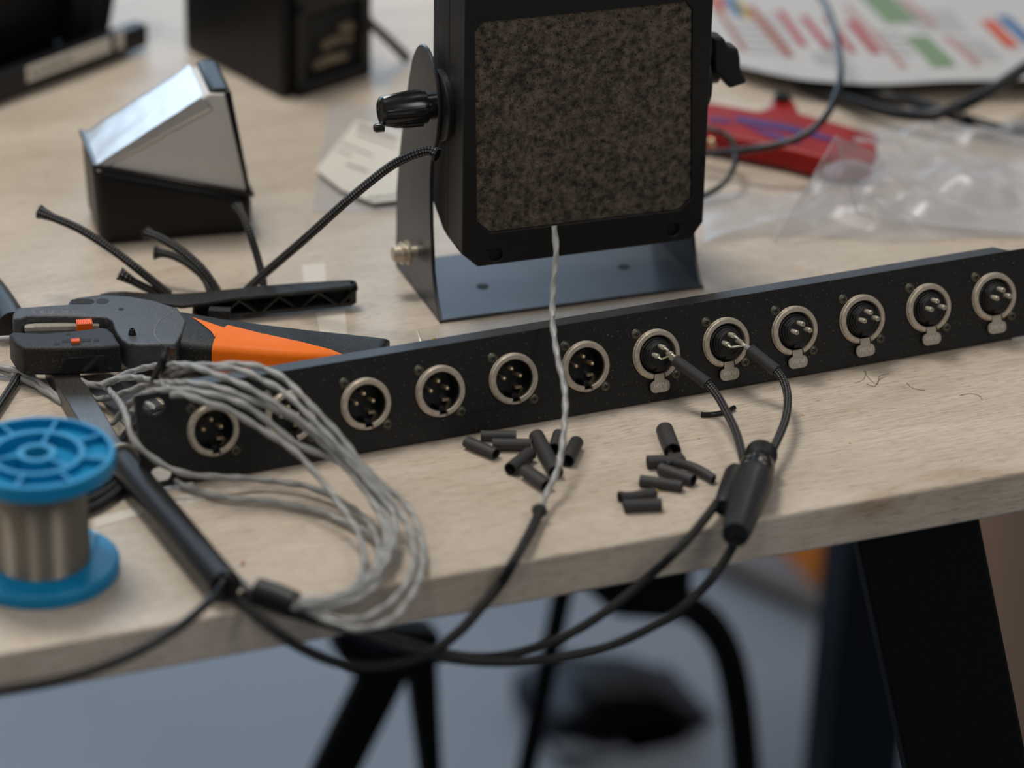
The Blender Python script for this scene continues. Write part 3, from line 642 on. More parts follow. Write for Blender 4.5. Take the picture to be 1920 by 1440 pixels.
# single wire standing up in front of the panel
one = tag(MB().tube(spline([at(*p) for p in ((1012, 962, 5), (1018, 945, 7), (1030, 915, 9), (1046, 880, 13), (1055, 830, 19), (1060, 770, 27), (1058, 725, 33), (1046, 672, 41), (1037, 612, 50), (1036, 565, 58), (1040, 510, 70), (1043, 470, 79), (1039, 424, 89))], 10), 1.5, 12, ell=(1.7, 1.3), pitch=22.).obj('single_wire', 'grey'), 'single grey twisted wire standing upright in front of the loudspeaker', 'wire')
def cable(name, pts, r, label, m='braid', cat='cable', n=14, k=10, group=None, flare=None):
    b = MB(); P = spline(pts, k)
    rr = r if not flare else (lambda t: r*(1+.5*max(0, 1-t/flare)))
    if flare:
        t0 = (P[0]-P[1]).normalized(); x_ = t0.orthogonal().normalized(); y_ = t0.cross(x_); q = random.Random(int(P[0].x*10))
        for k_ in range(16):
            a_ = 2*math.pi*k_/16; d_ = x_*math.cos(a_)+y_*math.sin(a_); e_ = P[0]+d_*r*1.35
            b.tube([e_-t0*.8, e_+t0*q.uniform(.2, .9)+d_*q.uniform(.1, .8)], .33, 5)
    b.tube(P, rr, n); return tag(b.obj(name, m), label, cat, group)
H_ = lambda u, v, y: aty(u, v, y)
cable('braided_cable', [at(1012, 958, 5), at(1003, 980, 5), at(985, 1015, 6), at(962, 1055, 6), H_(940, 1092, -122), H_(905, 1135, -132), H_(860, 1185, -140), H_(800, 1226, -145), H_(720, 1248, -146), H_(640, 1244, -143), H_(560, 1212, -138), H_(490, 1162, -130), at(442, 1120, 3), at(418, 1098, 5)], 2.35, 'thick black braided cable looping below the table edge to the grey wire end', 'braid2', flare=.02)
cable('braided_cable', [at(1345, 942, 8), at(1312, 985, 7), at(1270, 1032, 5), H_(1215, 1082, -128), H_(1150, 1136, -134), H_(1080, 1182, -138), H_(1000, 1216, -140), H_(920, 1232, -140), H_(840, 1226, -139), H_(750, 1200, -136), H_(660, 1176, -134), H_(590, 1160, -130), at(520, 1136, 4), at(462, 1112, 5)], 2.15, 'black braided cable from the side outlet of the splitter, upper of two', 'braid2')
cable('braided_cable', [at(1384, 1000, 9), H_(1370, 1032, -138), H_(1335, 1085, -142), H_(1280, 1138, -145), H_(1210, 1182, -146), H_(1130, 1216, -147), H_(1040, 1236, -147), H_(940, 1242, -147), H_(850, 1236, -146), H_(760, 1216, -144), H_(680, 1190, -141), H_(600, 1166, -136), H_(520, 1142, -128), at(455, 1116, 3)], 2.15, 'black braided cable from the main boot of the splitter, lower of two', 'braid2')
cable('thin_cable', [at(424, 1080, 13), at(412, 1106, 11), H_(392, 1128, -128), H_(340, 1172, -140), H_(255, 1224, -150), H_(160, 1262, -158), H_(60, 1286, -164), H_(-40, 1300, -168)], 2.1, 'thin smooth black cable sagging from the bundle to lower left', 'rubber')
tb_ = MB().tube(spline([at(410, 1078, 8), at(420, 1072, 16), at(434, 1085, 15), at(430, 1108, 7), at(414, 1112, 3), at(404, 1095, 4), at(410, 1078, 8)], 8), 1.2, 8)
tag(tb_.obj('cable_tie', 'rubber'), 'black cable tie gathered round the bundle at the table edge', 'cable tie')
hs = MB().tube(spline([at(484, 1106, 9), at(520, 1118, 9), at(552, 1132, 8)]), 5.4, 20); tag(hs.obj('bundle_sleeve', 'matte'), 'short dark heat-shrink sleeve gathering the grey wires by the table edge', 'sleeve')
# zip tie standing on the wires
zt = MB().tube(spline([at(*p) for p in ((290, 712, 30), (297, 694, 36), (306, 678, 41), (312, 664, 44), (314, 657, 45))], 6), 1.5, 8, ell=(3.0, 2.2))
zt.lathe([(3.0, -1.5), (3.4, 0), (3.0, 1.8)], at(314, 656, 43), at(314, 650, 45)-at(306, 678, 38), 10)
tag(zt.obj('zip_tie', 'rubber'), 'black zip tie standing up from the grey wires before the stripper', 'cable tie')
# braided ends behind the stripper
B3 = lambda L: [at(*p) for p in L]
cable('braided_cable', B3([(76, 398, 44), (100, 408, 43), (150, 430, 39), (210, 468, 30), (255, 502, 22), (290, 530, 13), (318, 552, 6)]), 2.2, 'black braided cable with frayed end pointing left, farthest left of the cut ends', flare=.10)
cable('braided_cable', B3([(226, 514, 20), (240, 522, 18), (262, 534, 13), (300, 552, 5)]), 2.1, 'very short frayed black braided end just behind the stripper head', flare=.3)
cable('braided_cable', B3([(276, 438, 30), (300, 446, 30), (340, 470, 26), (378, 504, 18), (404, 540, 8), (408, 552, 5)]), 2.3, 'upper black braided cable of the pair in front of the black box', flare=.08)
cable('braided_cable', B3([(292, 474, 18), (320, 478, 18), (352, 494, 15), (382, 520, 9), (396, 550, 4)]), 2.1, 'lower black braided cable of the pair in front of the black box', flare=.1)
cable('braided_cable', B3([(446, 388, 40), (456, 406, 38), (468, 436, 32), (482, 480, 20), (492, 520, 10), (494, 540, 5)]), 2.0, 'black braided cable upright before the right corner of the box', flare=.1)
cable('braided_cable', B3([(820, 290, 95), (803, 283, 96), (775, 290, 94), (735, 310, 87), (690, 344, 77), (640, 386, 64), (585, 436, 47), (530, 484, 28), (490, 518, 14), (462, 545, 5)]), 2.3, 'long black braided cable rising to the loudspeaker bracket', flare=.03)
# braided pieces around the bar tool and far left
cable('braided_cable', B3([(-20, 790, 3), (5, 752, 3), (22, 726, 3), (34, 708, 3), (60, 690, 3)]), 2.2, 'black braided cable curving down at the left picture edge')
cable('braided_cable', B3([(205, 862, 4), (228, 828, 4), (258, 792, 4), (300, 770, 3), (340, 758, 3)]), 2.3, 'black braided cable between bar tool and panel end, upper of two', 'braid2')
cable('braided_cable', B3([(222, 890, 3), (248, 862, 3), (272, 830, 3), (300, 806, 3), (345, 790, 3)]), 2.3, 'black braided cable between bar tool and panel end, lower of two', 'braid2')
for k, (w, y0) in enumerate((('upper', 0), ('middle', 16), ('lower', 32))):
    cable('braided_cable', B3([(150, 930+y0, 3), (185, 915+y0, 3), (215, 895+y0, 3), (240, 872+y0, 3), (262, 850+y0, 3)]), 2.2, 'black braided cable behind the blue reel, %s of three' % w, 'braid2')
cable('thin_rod', B3([(-40, 640, 16), (0, 636, 16), (30, 634, 16)]), 1.6, 'grey wire entering the stripper jaw from the left', 'grey', 'wire')
cable('black_tube', B3([(-40, 520, 9), (-10, 556, 9), (14, 592, 9), (24, 612, 9)]), 8.0, 'black tube end behind the stripper tip at left picture edge', 'handle', 'tube', n=24)

printed('4', one, (1037.2, 604, 51.5), (1036.6, 590, 54), 2.4, 1.75)
# ------------------------------------------------------------------ the two soldered leads, their sleeves and the splitter
def hollow(name, a, b_, r, label, group, wall=.55, bend=None, squash=1., flare=0., n=20):
    a, b_ = V3(a), V3(b_); mid = (a+b_)/2 + (V3(bend) if bend else Vector()); P = []
    for i in range(7):
        t = i/6; P.append(a*(1-t)**2+((mid*2-(a+b_)/2))*2*t*(1-t)+b_*t*t)
    ax = (b_-a).normalized(); side = ax.cross(Vector((0, 0, 1))).normalized(); up = side.cross(ax)
    def ring(p, rad, t):
        k = 1+flare*max(0, 1-t*4); s2 = squash
        return [p+side*(rad*k*math.cos(2*math.pi*j/n)*(1+(1-s2)*.5))+up*(rad*k*math.sin(2*math.pi*j/n)*s2) for j in range(n)]
    B = MB(); B.loft([ring(p, r, i/6) for i, p in enumerate(P)], 0, caps=False)
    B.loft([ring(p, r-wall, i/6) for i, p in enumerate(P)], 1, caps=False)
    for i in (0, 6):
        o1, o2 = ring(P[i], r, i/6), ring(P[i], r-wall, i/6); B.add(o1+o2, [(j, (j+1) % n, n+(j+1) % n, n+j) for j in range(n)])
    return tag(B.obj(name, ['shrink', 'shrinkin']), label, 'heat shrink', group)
def cupw(i, k): px, pz = PINS[k]; return pw(XS[i]+px*.86, -10.4, ZC+pz*.9+.6)
spl_top = at(1427, 854, 11); spl_bot = at(1379, 1003, 10)
for i, A, B_, mid, word in ((6, (1268, 677, 24), (1322, 716, 17), [(1345, 742, 14), (1366, 780, 12), (1382, 815, 11), (1394, 862, 9)], 'left'), (7, (1408, 657, 25), (1452, 692, 19), [(1470, 716, 17), (1477, 748, 15), (1473, 785, 13), (1462, 815, 12), (1442, 858, 10)], 'right')):
    pa, pb_ = at(*A), at(*B_)
    lead = thing('soldered_lead', 'braided lead ending in heat shrink and bare wires, %s of two soldered to sockets' % word, 'cable', pa)
    ax = (pb_-pa).normalized()
    MB().tube([pa-ax*3.5-pa, pa+ax*3-pa], 1.5, 12).obj('grey_core', 'grey', lead)
    for k, mm in ((0, 'tin'), (1, 'tin'), (2, 'white')):
        c = cupw(i, k); MB().tube(spline([c-pa, c+Vector((1.0, -2.2, -.6))-pa, pa-ax*5.5+Vector((0, 0, (k-1)*.6-.6))-pa, pa-ax*3-pa], 6), .5, 6).obj('bare_wire', mm, lead)
    P = spline([pa+ax*4, pb_]+[at(*q) for q in mid], 8)
    MB().tube([p-pa for p in P], 2.05, 14).obj('braided_sleeve', 'braid', lead)
    n = 22; B = MB(); side = ax.orthogonal().normalized(); up = ax.cross(side)
    def rg(p, r): return [p-pa+side*(r*math.cos(2*math.pi*j/n))+up*(r*math.sin(2*math.pi*j/n)) for j in range(n)]
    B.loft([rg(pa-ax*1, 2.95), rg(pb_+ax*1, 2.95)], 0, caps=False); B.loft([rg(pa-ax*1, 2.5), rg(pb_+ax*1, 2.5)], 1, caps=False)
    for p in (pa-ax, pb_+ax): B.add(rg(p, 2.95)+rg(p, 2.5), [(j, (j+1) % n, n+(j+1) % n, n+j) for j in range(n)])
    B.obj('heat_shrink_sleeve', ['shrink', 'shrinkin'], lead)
sx_ = spl_bot-spl_top; LS = sx_.length; sd = sx_.normalized()
spt = thing('cable_splitter', 'black rubber Y-splitter with threaded end at the table front edge', 'cable splitter', spl_top)
th = [(6.6, -2.0), (7.4, -1.8)]
for k in range(7): th += [(7.6, -1.6+k*1.05), (7.15, -1.1+k*1.05)]
th += [(7.2, 6.2), (6.6, 7.0), (6.2, 7.0)]
MB().lathe([(.1, -2.0)]+th, (0, 0, 0), sd, 36).obj('threaded_collar', 'matte', spt)
MB().lathe([(6.4, 6.0), (7.4, 8.5), (8.4, 12.0), (8.6, 15.5), (8.2, 16.0), (8.2, 17.2), (8.8, 17.8), (8.9, 20.5), (8.3, 21.2)], (0, 0, 0), sd, 36).obj('clamp_ring', 'gloss', spt)
MB().lathe([(8.4, 20.5), (9.3, 23), (9.5, 30), (8.9, 40), (8.0, 50), (6.9, LS-7), (6.1, LS), (5.2, LS), (4.8, LS-2.5), (.1, LS-2.5)], (0, 0, 0), sd, 36).obj('boot', 'boot', spt)
up_ = Vector((0, 0, 1)); sdn = sd.cross(up_).normalized(); upn = sdn.cross(sd)
rg = MB()
for ang in (65, 115):
    r_ = lambda h, rr: sd*h+(sdn*math.cos(math.radians(ang))+upn*math.sin(math.radians(ang)))*rr
    rg.tube([r_(26, 8.2), r_(33, 8.9), r_(42, 8.3), r_(50, 7.2)], lambda t: 1.3-.5*t, 8)
rg.obj('boot_ridges', 'boot', spt)
of = at(1345, 930, 7)-at(1392, 920, 9)
so_ = sdn*(of.dot(sdn))*.92+Vector((0, 0, -3.0))
MB().lathe([(4.0, 12), (4.9, 16), (5.0, 30), (4.7, 47), (4.3, 48), (3.2, 48), (3.0, 46), (.1, 46)], so_, sd, 28).obj('side_outlet', 'boot', spt)

# ------------------------------------------------------------------ loose heat-shrink pieces
GL, GR = 'heat-shrink pieces of the left pile', 'heat-shrink pieces of the right pile'
def hsp(p, q, r, label, group, **k):
    r *= 1.2; hollow('heat_shrink_piece', at(p[0], p[1], p[2] if len(p) > 2 else r), at(q[0], q[1], q[2] if len(q) > 2 else r), r, label, group, **k)
hsp((901, 817), (968, 818), 2.2, 'black heat-shrink piece lying closest along the panel foot', GL)
hsp((923, 833), (996, 834), 2.5, 'black heat-shrink piece horizontal below the one along the panel foot', GL)
hsp((875, 828), (930, 851), 2.5, 'black heat-shrink piece with slanted cut, farthest left of the left pile', GL, squash=.9)
hsp((994, 850), (957, 880), 2.8, 'black heat-shrink piece with its open end facing lower left', GL)
hsp((1006, 818), (1042, 886), 3.1, 'longest black heat-shrink piece of the left pile, beside the grey wire', GL)
hsp((985, 882), (1026, 910), 2.9, 'dented black heat-shrink piece nearest the viewer in the left pile', GL, squash=.85)
hsp((1048, 815), (1040, 842), 2.6, 'black heat-shrink piece half hidden behind the upright grey wire', GL)
hsp((1081, 829), (1064, 864), 2.8, 'black heat-shrink piece farthest right of the left pile', GL)
hsp((1246, 806, 3.4), (1261, 846, 3.4), 3.5, 'widest black heat-shrink piece standing apart at top of the right pile', GR)
hsp((1213, 866), (1246, 865), 2.6, 'black heat-shrink piece with grey rim opening to the left', GR)
hsp((1243, 866, 3.6), (1278, 856, 3.6), 2.5, 'flattened black heat-shrink piece under the widest one', GR, squash=.6)
hsp((1266, 868, 4.4), (1338, 899, 2.2), 2.0, 'thin curved black heat-shrink piece pointing at the splitter', GR, bend=(1.5, 2.5, 0))
hsp((1238, 879, 2.6), (1300, 901), 2.5, 'black heat-shrink piece right below the thin curved one', GR)
hsp((1200, 901), (1279, 912), 2.3, 'long straight black heat-shrink piece in the middle of the right pile', GR)
hsp((1163, 936), (1229, 924), 2.1, 'black heat-shrink piece with flared left end beside a yellow crumb', GR, flare=.5)
hsp((1170, 949), (1240, 946), 2.5, 'black heat-shrink piece nearest the table edge', GR)
tag(MB().tube(spline([at(1314, 777, 1.4), at(1335, 777, 1.4), at(1360, 772, 1.4), at(1377, 764, 1.4)]), 1.25, 10).obj('insulation_offcut', 'rubber'), 'thin black insulation offcut lying beneath the left soldered lead', 'offcut')
# crumbs and hair
def crumb(u, v, m, name, label, l=2.2, r=.6, ang=0.):
    c = at(u, v, r); d = Vector((math.cos(ang), math.sin(ang), .1))*l
    tag(MB().tube([c-d, c, c+d], r, 7).obj(name, m), label, 'scrap')
crumb(455, 1056, 'redbit', 'red_scrap', 'tiny red scrap inside the wire loop', 1.4, .5, .9)
crumb(1232, 921, 'yellow', 'yellow_scrap', 'yellow crumb at the end of a heat-shrink piece', .9, .6, 1.2)
crumb(812, 637, 'yellow', 'yellow_scrap', 'yellow scrap just behind the panel', 1.8, .5, .7)
tag(MB().tube(spline([at(790, 645, 1), at(787, 633, 3), at(783, 620, 5)]), .55, 7).obj('wire_scrap', 'tin'), 'silvery bare wire scrap sticking up behind the panel', 'scrap')
for k, (u, v) in enumerate(((1310, 822), (1240, 850), (1368, 790), (1506, 778), (1594, 831), (1802, 863))):
    crumb(u, v, 'yellow', 'yellow_speck', ('tiny yellow speck on the table, %s from the left of six' % ('first', 'second', 'third', 'fourth', 'fifth', 'sixth')[(1, 0, 2, 3, 4, 5)[k]]), .45, .25, k*.7)
hair = MB()
for Pq in (((1602, 718), (1618, 712), (1624, 698), (1620, 696), (1632, 712), (1645, 720), (1650, 705), (1668, 700)), ((1625, 720), (1640, 724), (1648, 712), (1660, 706)), ((1700, 718), (1712, 728), (1734, 732)), ((1800, 742), (1818, 738), (1836, 742), (1842, 750))):
    hair.tube(spline([at(u, v, .25) for u, v in Pq], 5), .09, 4)
o = tag(hair.obj('stray_hairs', 'ink'), 'stray dark hairs scattered on the table right of the leads', 'hair'); o['kind'] = 'stuff'
# tape
def tape(P, label, z=.12):
    Q = [at(u, v, z) for u, v in P]; tag(MB().prism([(q.x, q.y) for q in Q], zz, .03, z+.1).obj('tape_strip', 'tape', smooth=0), label, 'tape')
tape([(566, 497), (610, 493), (612, 545), (572, 552)], 'pale tape strip behind the raised lever')
tape([(588, 570), (645, 566), (655, 660), (610, 664)], 'pale tape strip between lever and orange grip')
tape([(176, 972), (345, 928), (350, 940), (178, 990)], 'pale tape strip running under the black handle')
tape([(345, 912), (400, 918), (410, 932), (350, 946)], 'short pale tape strip under the lowest grey wire')

# ------------------------------------------------------------------ grey wedge box
BO = at(185, 465, 0); be = at(478, 440, 0); BYW = math.atan2(be.y-BO.y, be.x-BO.x); bn = Vector((-math.sin(BYW), math.cos(BYW), 0)); bloc = local(BO, BYW)
bx = thing('wedge_box', 'black box with grey wedge-shaped top and silver foil strip, behind the stripper', 'box', BO, (0, 0, BYW))
def bpx(u, v, d=0.): q = bloc(onplane(u, v, BO+bn*d, bn)); return (q.x, q.z)
bw = bloc(be).x
rimL, rimR = bpx(174, 312), bpx(471, 366)
def bz(P, d): return [Vector((p[0], d, p[1])) for p in P]
low = [(1.0, 0), (bw-1, 0), (bw-.5, rimR[1]), (rimL[0], rimL[1])]
MB().loft([bz(low, 0), bz(low, 50)]).obj('lower_shell', 'boxblack', bx, bevel=6, seg=4)
A_, B_, C_ = bpx(192, 305, 2), bpx(464, 357, 2), bpx(424, 176, 2)
D_ = bpx(392, 176, 2)
up = [(A_[0], A_[1]-2), (B_[0], B_[1]-2), B_, C_, D_, A_]
MB().loft([bz(up, 2), bz(up, 44)]).obj('wedge_cover', 'boxgrey', bx, bevel=2, seg=3)
rim = [(rimL[0]-.5, rimL[1]-1.5), (bw+.2, rimR[1]-1.5), (bw+.2, rimR[1]+1), (rimL[0]-.5, rimL[1]+1.2)]
MB().loft([bz(rim, -.5), bz(rim, 50.5)]).obj('rim', 'gloss', bx, bevel=.8)
rs = [(B_[0], B_[1]-3), (B_[0]+2.2, B_[1]-3), (C_[0]+2.4, C_[1]+2), (C_[0]-1, C_[1]+1.2)]
MB().loft([bz(rs, 1), bz(rs, 46)]).obj('side_cover', 'boxblack', bx, bevel=1)
cp_ = [(D_[0]-1, D_[1]-6), (C_[0]+2.4, C_[1]-10), (C_[0]+2.4, C_[1]+2.2), (D_[0]+1, D_[1]+2.2)]
MB().loft([bz(cp_, 3), bz(cp_, 47)]).obj('top_cap', 'boxblack', bx, bevel=2, seg=3)
a_, d_ = Vector((A_[0], A_[1])), Vector((D_[0], D_[1])); nr = Vector((-(d_-a_).y, (d_-a_).x)).normalized()
def foil(s, t):
    p = a_.lerp(d_, -.07+1.03*s); w = noise.noise(Vector((s*7, t*4, 1)))*.9
    if t < .22:
        f = t/.22; p2 = p-nr*(8.5*(1-f)*(.35+.65*s)+noise.noise(Vector((s*9, 3, 0)))*1.4*(1-f)); return Vector((p2[0]+nr[0]*1.2*f, 1.2, p2[1]+nr[1]*1.2*f))
    f = (t-.22)/.78; q = p+nr*(1.2+w*.4); return Vector((q[0], 1.2+46*f, q[1]))
fb = MB().grid(foil, 30, 18); fo = fb.obj('foil_strip', 'foil', bx, smooth=70)
sm = fo.modifiers.new('thick', 'SOLIDIFY'); sm.thickness = .0004

# ------------------------------------------------------------------ black gear at the back
T1a, T1b = at(0, 200, 0), at(280, 95, 0)
ty_ = math.atan2(T1b.y-T1a.y, T1b.x-T1a.x); eq = thing('equipment_case', 'black equipment case with a pale label along its front bar, rear left', 'equipment case', T1a, (0, 0, ty_))
tn = Vector((-math.sin(ty_), math.cos(ty_), 0)); tl = local(T1a, ty_)
def epx(u, v, d=0.): q = tl(onplane(u, v, T1a+tn*d, tn)); return (q.x, q.z)
eL = tl(T1b).x; hz = epx(140, 95)[1]
MB().box((-90, 0, 3), (eL, 12, hz)).obj('front_bar', 'matte', eq, bevel=2)
MB().box((-90, 12, 0), (eL-6, 170, 8)).obj('base_plate', 'boxblack', eq, bevel=1.5)
MB().box((-90, 34, 8), (eL-38, 165, 118)).obj('case_body', 'boxblack', eq, bevel=4)
st_ = MB(); st_.loft([[Vector((eL-30, 20, 8)), Vector((eL-14, 20, 8)), Vector((eL-14, 34, 8)), Vector((eL-30, 34, 8))], [Vector((eL+14, 34, 96)), Vector((eL+26, 34, 96)), Vector((eL+26, 48, 96)), Vector((eL+14, 48, 96))]]); st_.obj('lid_stay', 'matte', eq, bevel=1)
st2 = MB(); st2.box((eL-38, 24, 8), (eL-24, 40, 110)); st2.obj('corner_post', 'matte', eq, bevel=1)
x0, z0 = epx(50, 150); x1, z1 = epx(206, 68)
lbz = (epx(50, 135)[1]+epx(206, 88)[1])/2
MB().box((x0, -.5, lbz-4.6), (x1, .2, lbz+4.6)).obj('label', 'white', eq)
lt = MB(); wds = (4, 3, 5, 6, 4, 5); xx = x0+3
for w in wds:
    lt.box((xx, -.6, lbz-1.6), (xx+w*1.0, -.45, lbz+1.4)); xx += w*1.0+1.3
lt.obj('label_print', 'labelgrey', eq)
x2 = epx(222, 80)[0]
MB().box((x2-2, -.6, lbz-5), (x2+4, .2, lbz+6)).obj('pale_sticker', 'white', eq)

c0 = at(530, 188, 0); cl = at(345, 92, 0); crr = at(690, 135, 0)
dv = thing('metering_unit', 'black boxy unit with an opening on its right side, rear centre left', 'equipment', c0)
u1, u2 = (cl-c0), (crr-c0); u1n, u2n = u1.normalized(), u2.normalized()
bd = MB(); Pq = [Vector((0, 0, 0)), u2, u2+u1, u1]
bd.loft([[p for p in Pq], [p*1.0+Vector((0, 0, 20)) for p in Pq], [p+Vector((0, 0, 95)) for p in Pq]]); bd.obj('case', 'boxblack', dv, bevel=3, seg=3)
nq = Vector((u2n.y, -u2n.x, 0))
pl_ = MB(); 
def onface(s, z, o): return u2*s+nq*o+Vector((0, 0, z))
pl_.loft([[onface(.22, 10, .8), onface(.86, 10, .8), onface(.86, 46, .8), onface(.22, 46, .8)], [onface(.22, 10, -3), onface(.86, 10, -3), onface(.86, 46, -3), onface(.22, 46, -3)]]); pl_.obj('opening', 'slot', dv)
for s0, z, l in ((.3, 16, 26), (.4, 27, 24), (.62, 33, 10)):
    a = onface(s0, z, 2.0); MB().tube([a, a+u2n*l*.5+Vector((0, 0, 2)), a+u2n*l+Vector((0, 0, 1))], 3.6, 12).obj('terminal', 'bronze', dv)
fr2 = MB()
for s0, s1, z0_, z1_ in ((.12, .22, 2, 60), (.86, .98, 2, 60), (.12, .98, 50, 66), (.12, .98, 0, 9)):
    fr2.loft([[onface(s0, z0_, o), onface(s1, z0_, o), onface(s1, z1_, o), onface(s0, z1_, o)] for o in (-1, 5)])
fr2.obj('opening_frame', 'matte', dv, bevel=1.5)
MB().lathe([(9, 0), (9, 6), (7.5, 8)], u2*.2+Vector((0, 0, 84))+nq*1, nq, 24).obj('round_knob', 'gloss', dv)
cable('thin_cable', B3([(690, 40, 40), (715, 62, 26), (742, 88, 12), (765, 112, 3)]), 3., 'short black cable behind the bracket arm leading from the rear unit', 'rubber')

# pale label in a clear pouch
lp = thing('parts_pouch', 'clear pouch with a white printed label, behind the loudspeaker bracket', 'pouch', at(690, 300, 0)); lo_ = at(690, 300, 0)
LQ = [at(u, v, 4)-lo_ for u, v in ((592, 318), (668, 226), (790, 262), (770, 372), (700, 380), (640, 356))]
MB().prism([(q.x, q.y) for q in LQ], zz, 3.6, 4.0).obj('paper_label', 'white', lp, smooth=0)
for (ua, va, ub, vb, w) in ((672, 236, 745, 262, 4.5), (668, 250, 742, 276, 2.2), (640, 268, 700, 292, 1.6), (650, 308, 690, 322, 2.4), (690, 372, 745, 366, 2.6), (632, 280, 660, 292, 1.6)):
    a, b_ = at(ua, va, 4.1)-lo_, at(ub, vb, 4.1)-lo_; d = (b_-a).normalized(); q = Vector((-d.y, d.x, 0))*w/2; MB().add([a-q, b_-q, b_+q, a+q], [(0, 1, 2, 3)]).obj('print_line', 'labelgrey', lp, smooth=0)
def pouch(s, t):
    p = at(585+230*s+30*t, 400-200*t, 0); return Vector((p.x, p.y, .8+2.4*abs(noise.noise(Vector((s*4, t*4, 5))))*min(1, 6*min(s, 1-s, t, 1-t)+.2)))-lo_
MB().grid(pouch, 24, 18).obj('clear_film', 'film', lp, smooth=60)

# ------------------------------------------------------------------ printed sheets, red tool, plastic bag, rear cables
def shz(y): return 1.0+13*max(0, min(1, 1-(y-330)/170))
def ats(u, v, dz=0.):
    z = 10.
    for _ in range(6): p = at(u, v, z); z = shz(p.y)+dz
    return at(u, v, z)
sheet = thing('printed_sheet', 'white printed sheet with coloured bars and green blocks, rear right', 'paper', ats(1600, 120)); sho = ats(1600, 120)
edge = spline([Vector((u, v, 0)) for u, v in ((1290, 92), (1383, 123), (1493, 147), (1580, 155), (1663, 158), (1773, 152), (1880, 150), (1990, 146), (2260, 130))], 8)
def shp(s, t):
    k = s*(len(edge)-1); i = min(int(k), len(edge)-2); e = edge[i].lerp(edge[i+1], k-i); p = ats(e.x, e.y); q = Vector((p.x+.06*460*t, p.y+460*t, 0)); q.z = shz(q.y); return q-sho
MB().grid(shp, 40, 24).obj('sheet', 'paper', sheet, smooth=60)
MI = ['brown', 'red', 'green', 'blue', 'yellow', 'orange', 'pink', 'grey']
CL = dict(brown=(140, 80, 62), red=(150, 52, 56), green=(102, 126, 92), blue=(16, 84, 132), yellow=(176, 152, 40), orange=(176, 66, 24), pink=(160, 120, 112), grey=(104, 102, 102))
pm_ = [mat('print_'+k, CL[k], .7) for k in MI]; pr2 = MB()
def pbar(u0, v0, u1, v1, w, m):
    a = ats(u0, v0, .4)-sho; b_ = ats(u1, v1, .4)-sho; n = 5
    for k in range(n):
        p, q = a.lerp(b_, k/n), a.lerp(b_, (k+1)/n); d = (b_-a).normalized(); x = Vector((d.y, -d.x, 0)).normalized()*w/2
        F4 = [p-x, p+x, q+x, q-x]
        for f in F4: f.z = shz(f.y+sho.y)+.4-sho.z
        pr2.add(F4, [(0, 1, 2, 3)], MI.index(m))
for a in ((1404, 12, 1482, 106, 6.2, 'brown'), (1460, 20, 1508, 86, 5.2, 'red'), (1505, 30, 1556, 92, 5.2, 'red'), (1548, 30, 1600, 98, 4.6, 'red'), (1592, 38, 1645, 100, 6.4, 'red'), (1586, 10, 1696, 126, 4., 'pink'), (1333, -5, 1396, 95, 3.2, 'brown'), (1688, -4, 1752, 48, 5, 'pink'), (1772, 68, 1834, 122, 5, 'pink'), (1630, -20, 1692, 42, 20, 'green'), (1716, 68, 1772, 124, 15, 'green'), (1342, -8, 1352, 22, 6, 'orange'), (1362, -8, 1390, 30, 7, 'blue'), (1382, -2, 1402, 36, 4.5, 'yellow'), (1850, 38, 1900, 88, 9, 'orange'), (1878, 30, 1935, 82, 8, 'blue')): pbar(*a)
for u0, v0, u1 in [(1360+10*k, 44+13*k, 1425+9*k) for k in range(5)]+[(1520+6*k, 100+9*k, 1560+6*k) for k in range(3)]+[(1690+8*k, 20+11*k, 1790+8*k) for k in range(4)]+[(1790+10*k, 74+11*k, 1850+10*k) for k in range(4)]+[(1430+8*k, 30+12*k, 1452+8*k) for k in range(5)]+[(1640+8*k, 60+13*k, 1690+8*k) for k in range(4)]: pbar(u0, v0, u1, v0+4, 1.5, 'grey')
pr2.obj('print', pm_, sheet, smooth=0)

rt = thing('red_cutter', 'red plastic cable tool with violet stripes lying behind the loudspeaker', 'hand tool', at(1450, 330, 0)); ro_ = at(1450, 330, 0)
def rl(P, z): return [(q.x, q.y) for q in (at(u, v, z)-ro_ for u, v in P)]
RZ = 16.
MB().prism(rl([(1240, 168), (1330, 190), (1420, 206), (1440, 200), (1448, 178), (1488, 182), (1500, 210), (1560, 226), (1650, 252), (1640, 300), (1560, 298), (1470, 275), (1330, 246), (1240, 225)], RZ), zz, 2, RZ).obj('body', 'red', rt, bevel=3, seg=3)
q = at(1466, 188, RZ)-ro_; MB().lathe([(5, 0), (5, 4), (4, 5)], (q.x, q.y, RZ-1), n=20).obj('pivot_button', 'gloss', rt)
for L_ in (((1380, 218), (1480, 236), (1560, 258), (1560, 266), (1470, 246), (1380, 230)), ((1400, 238), (1440, 246), (1500, 266), (1496, 272), (1440, 256)), ((1330, 220), (1370, 226), (1372, 232), (1330, 228))): MB().prism(rl(L_, RZ), zz, RZ-.2, RZ+.5).obj('violet_stripe', 'purple', rt)
for u in (1334, 1352): q = at(u, 262, 10)-ro_; MB().lathe([(3, 0), (3, 2), (2, 3)], (q.x, q.y-1, 9), (0, -1, .4), 14).obj('brass_rivet', 'brass', rt)

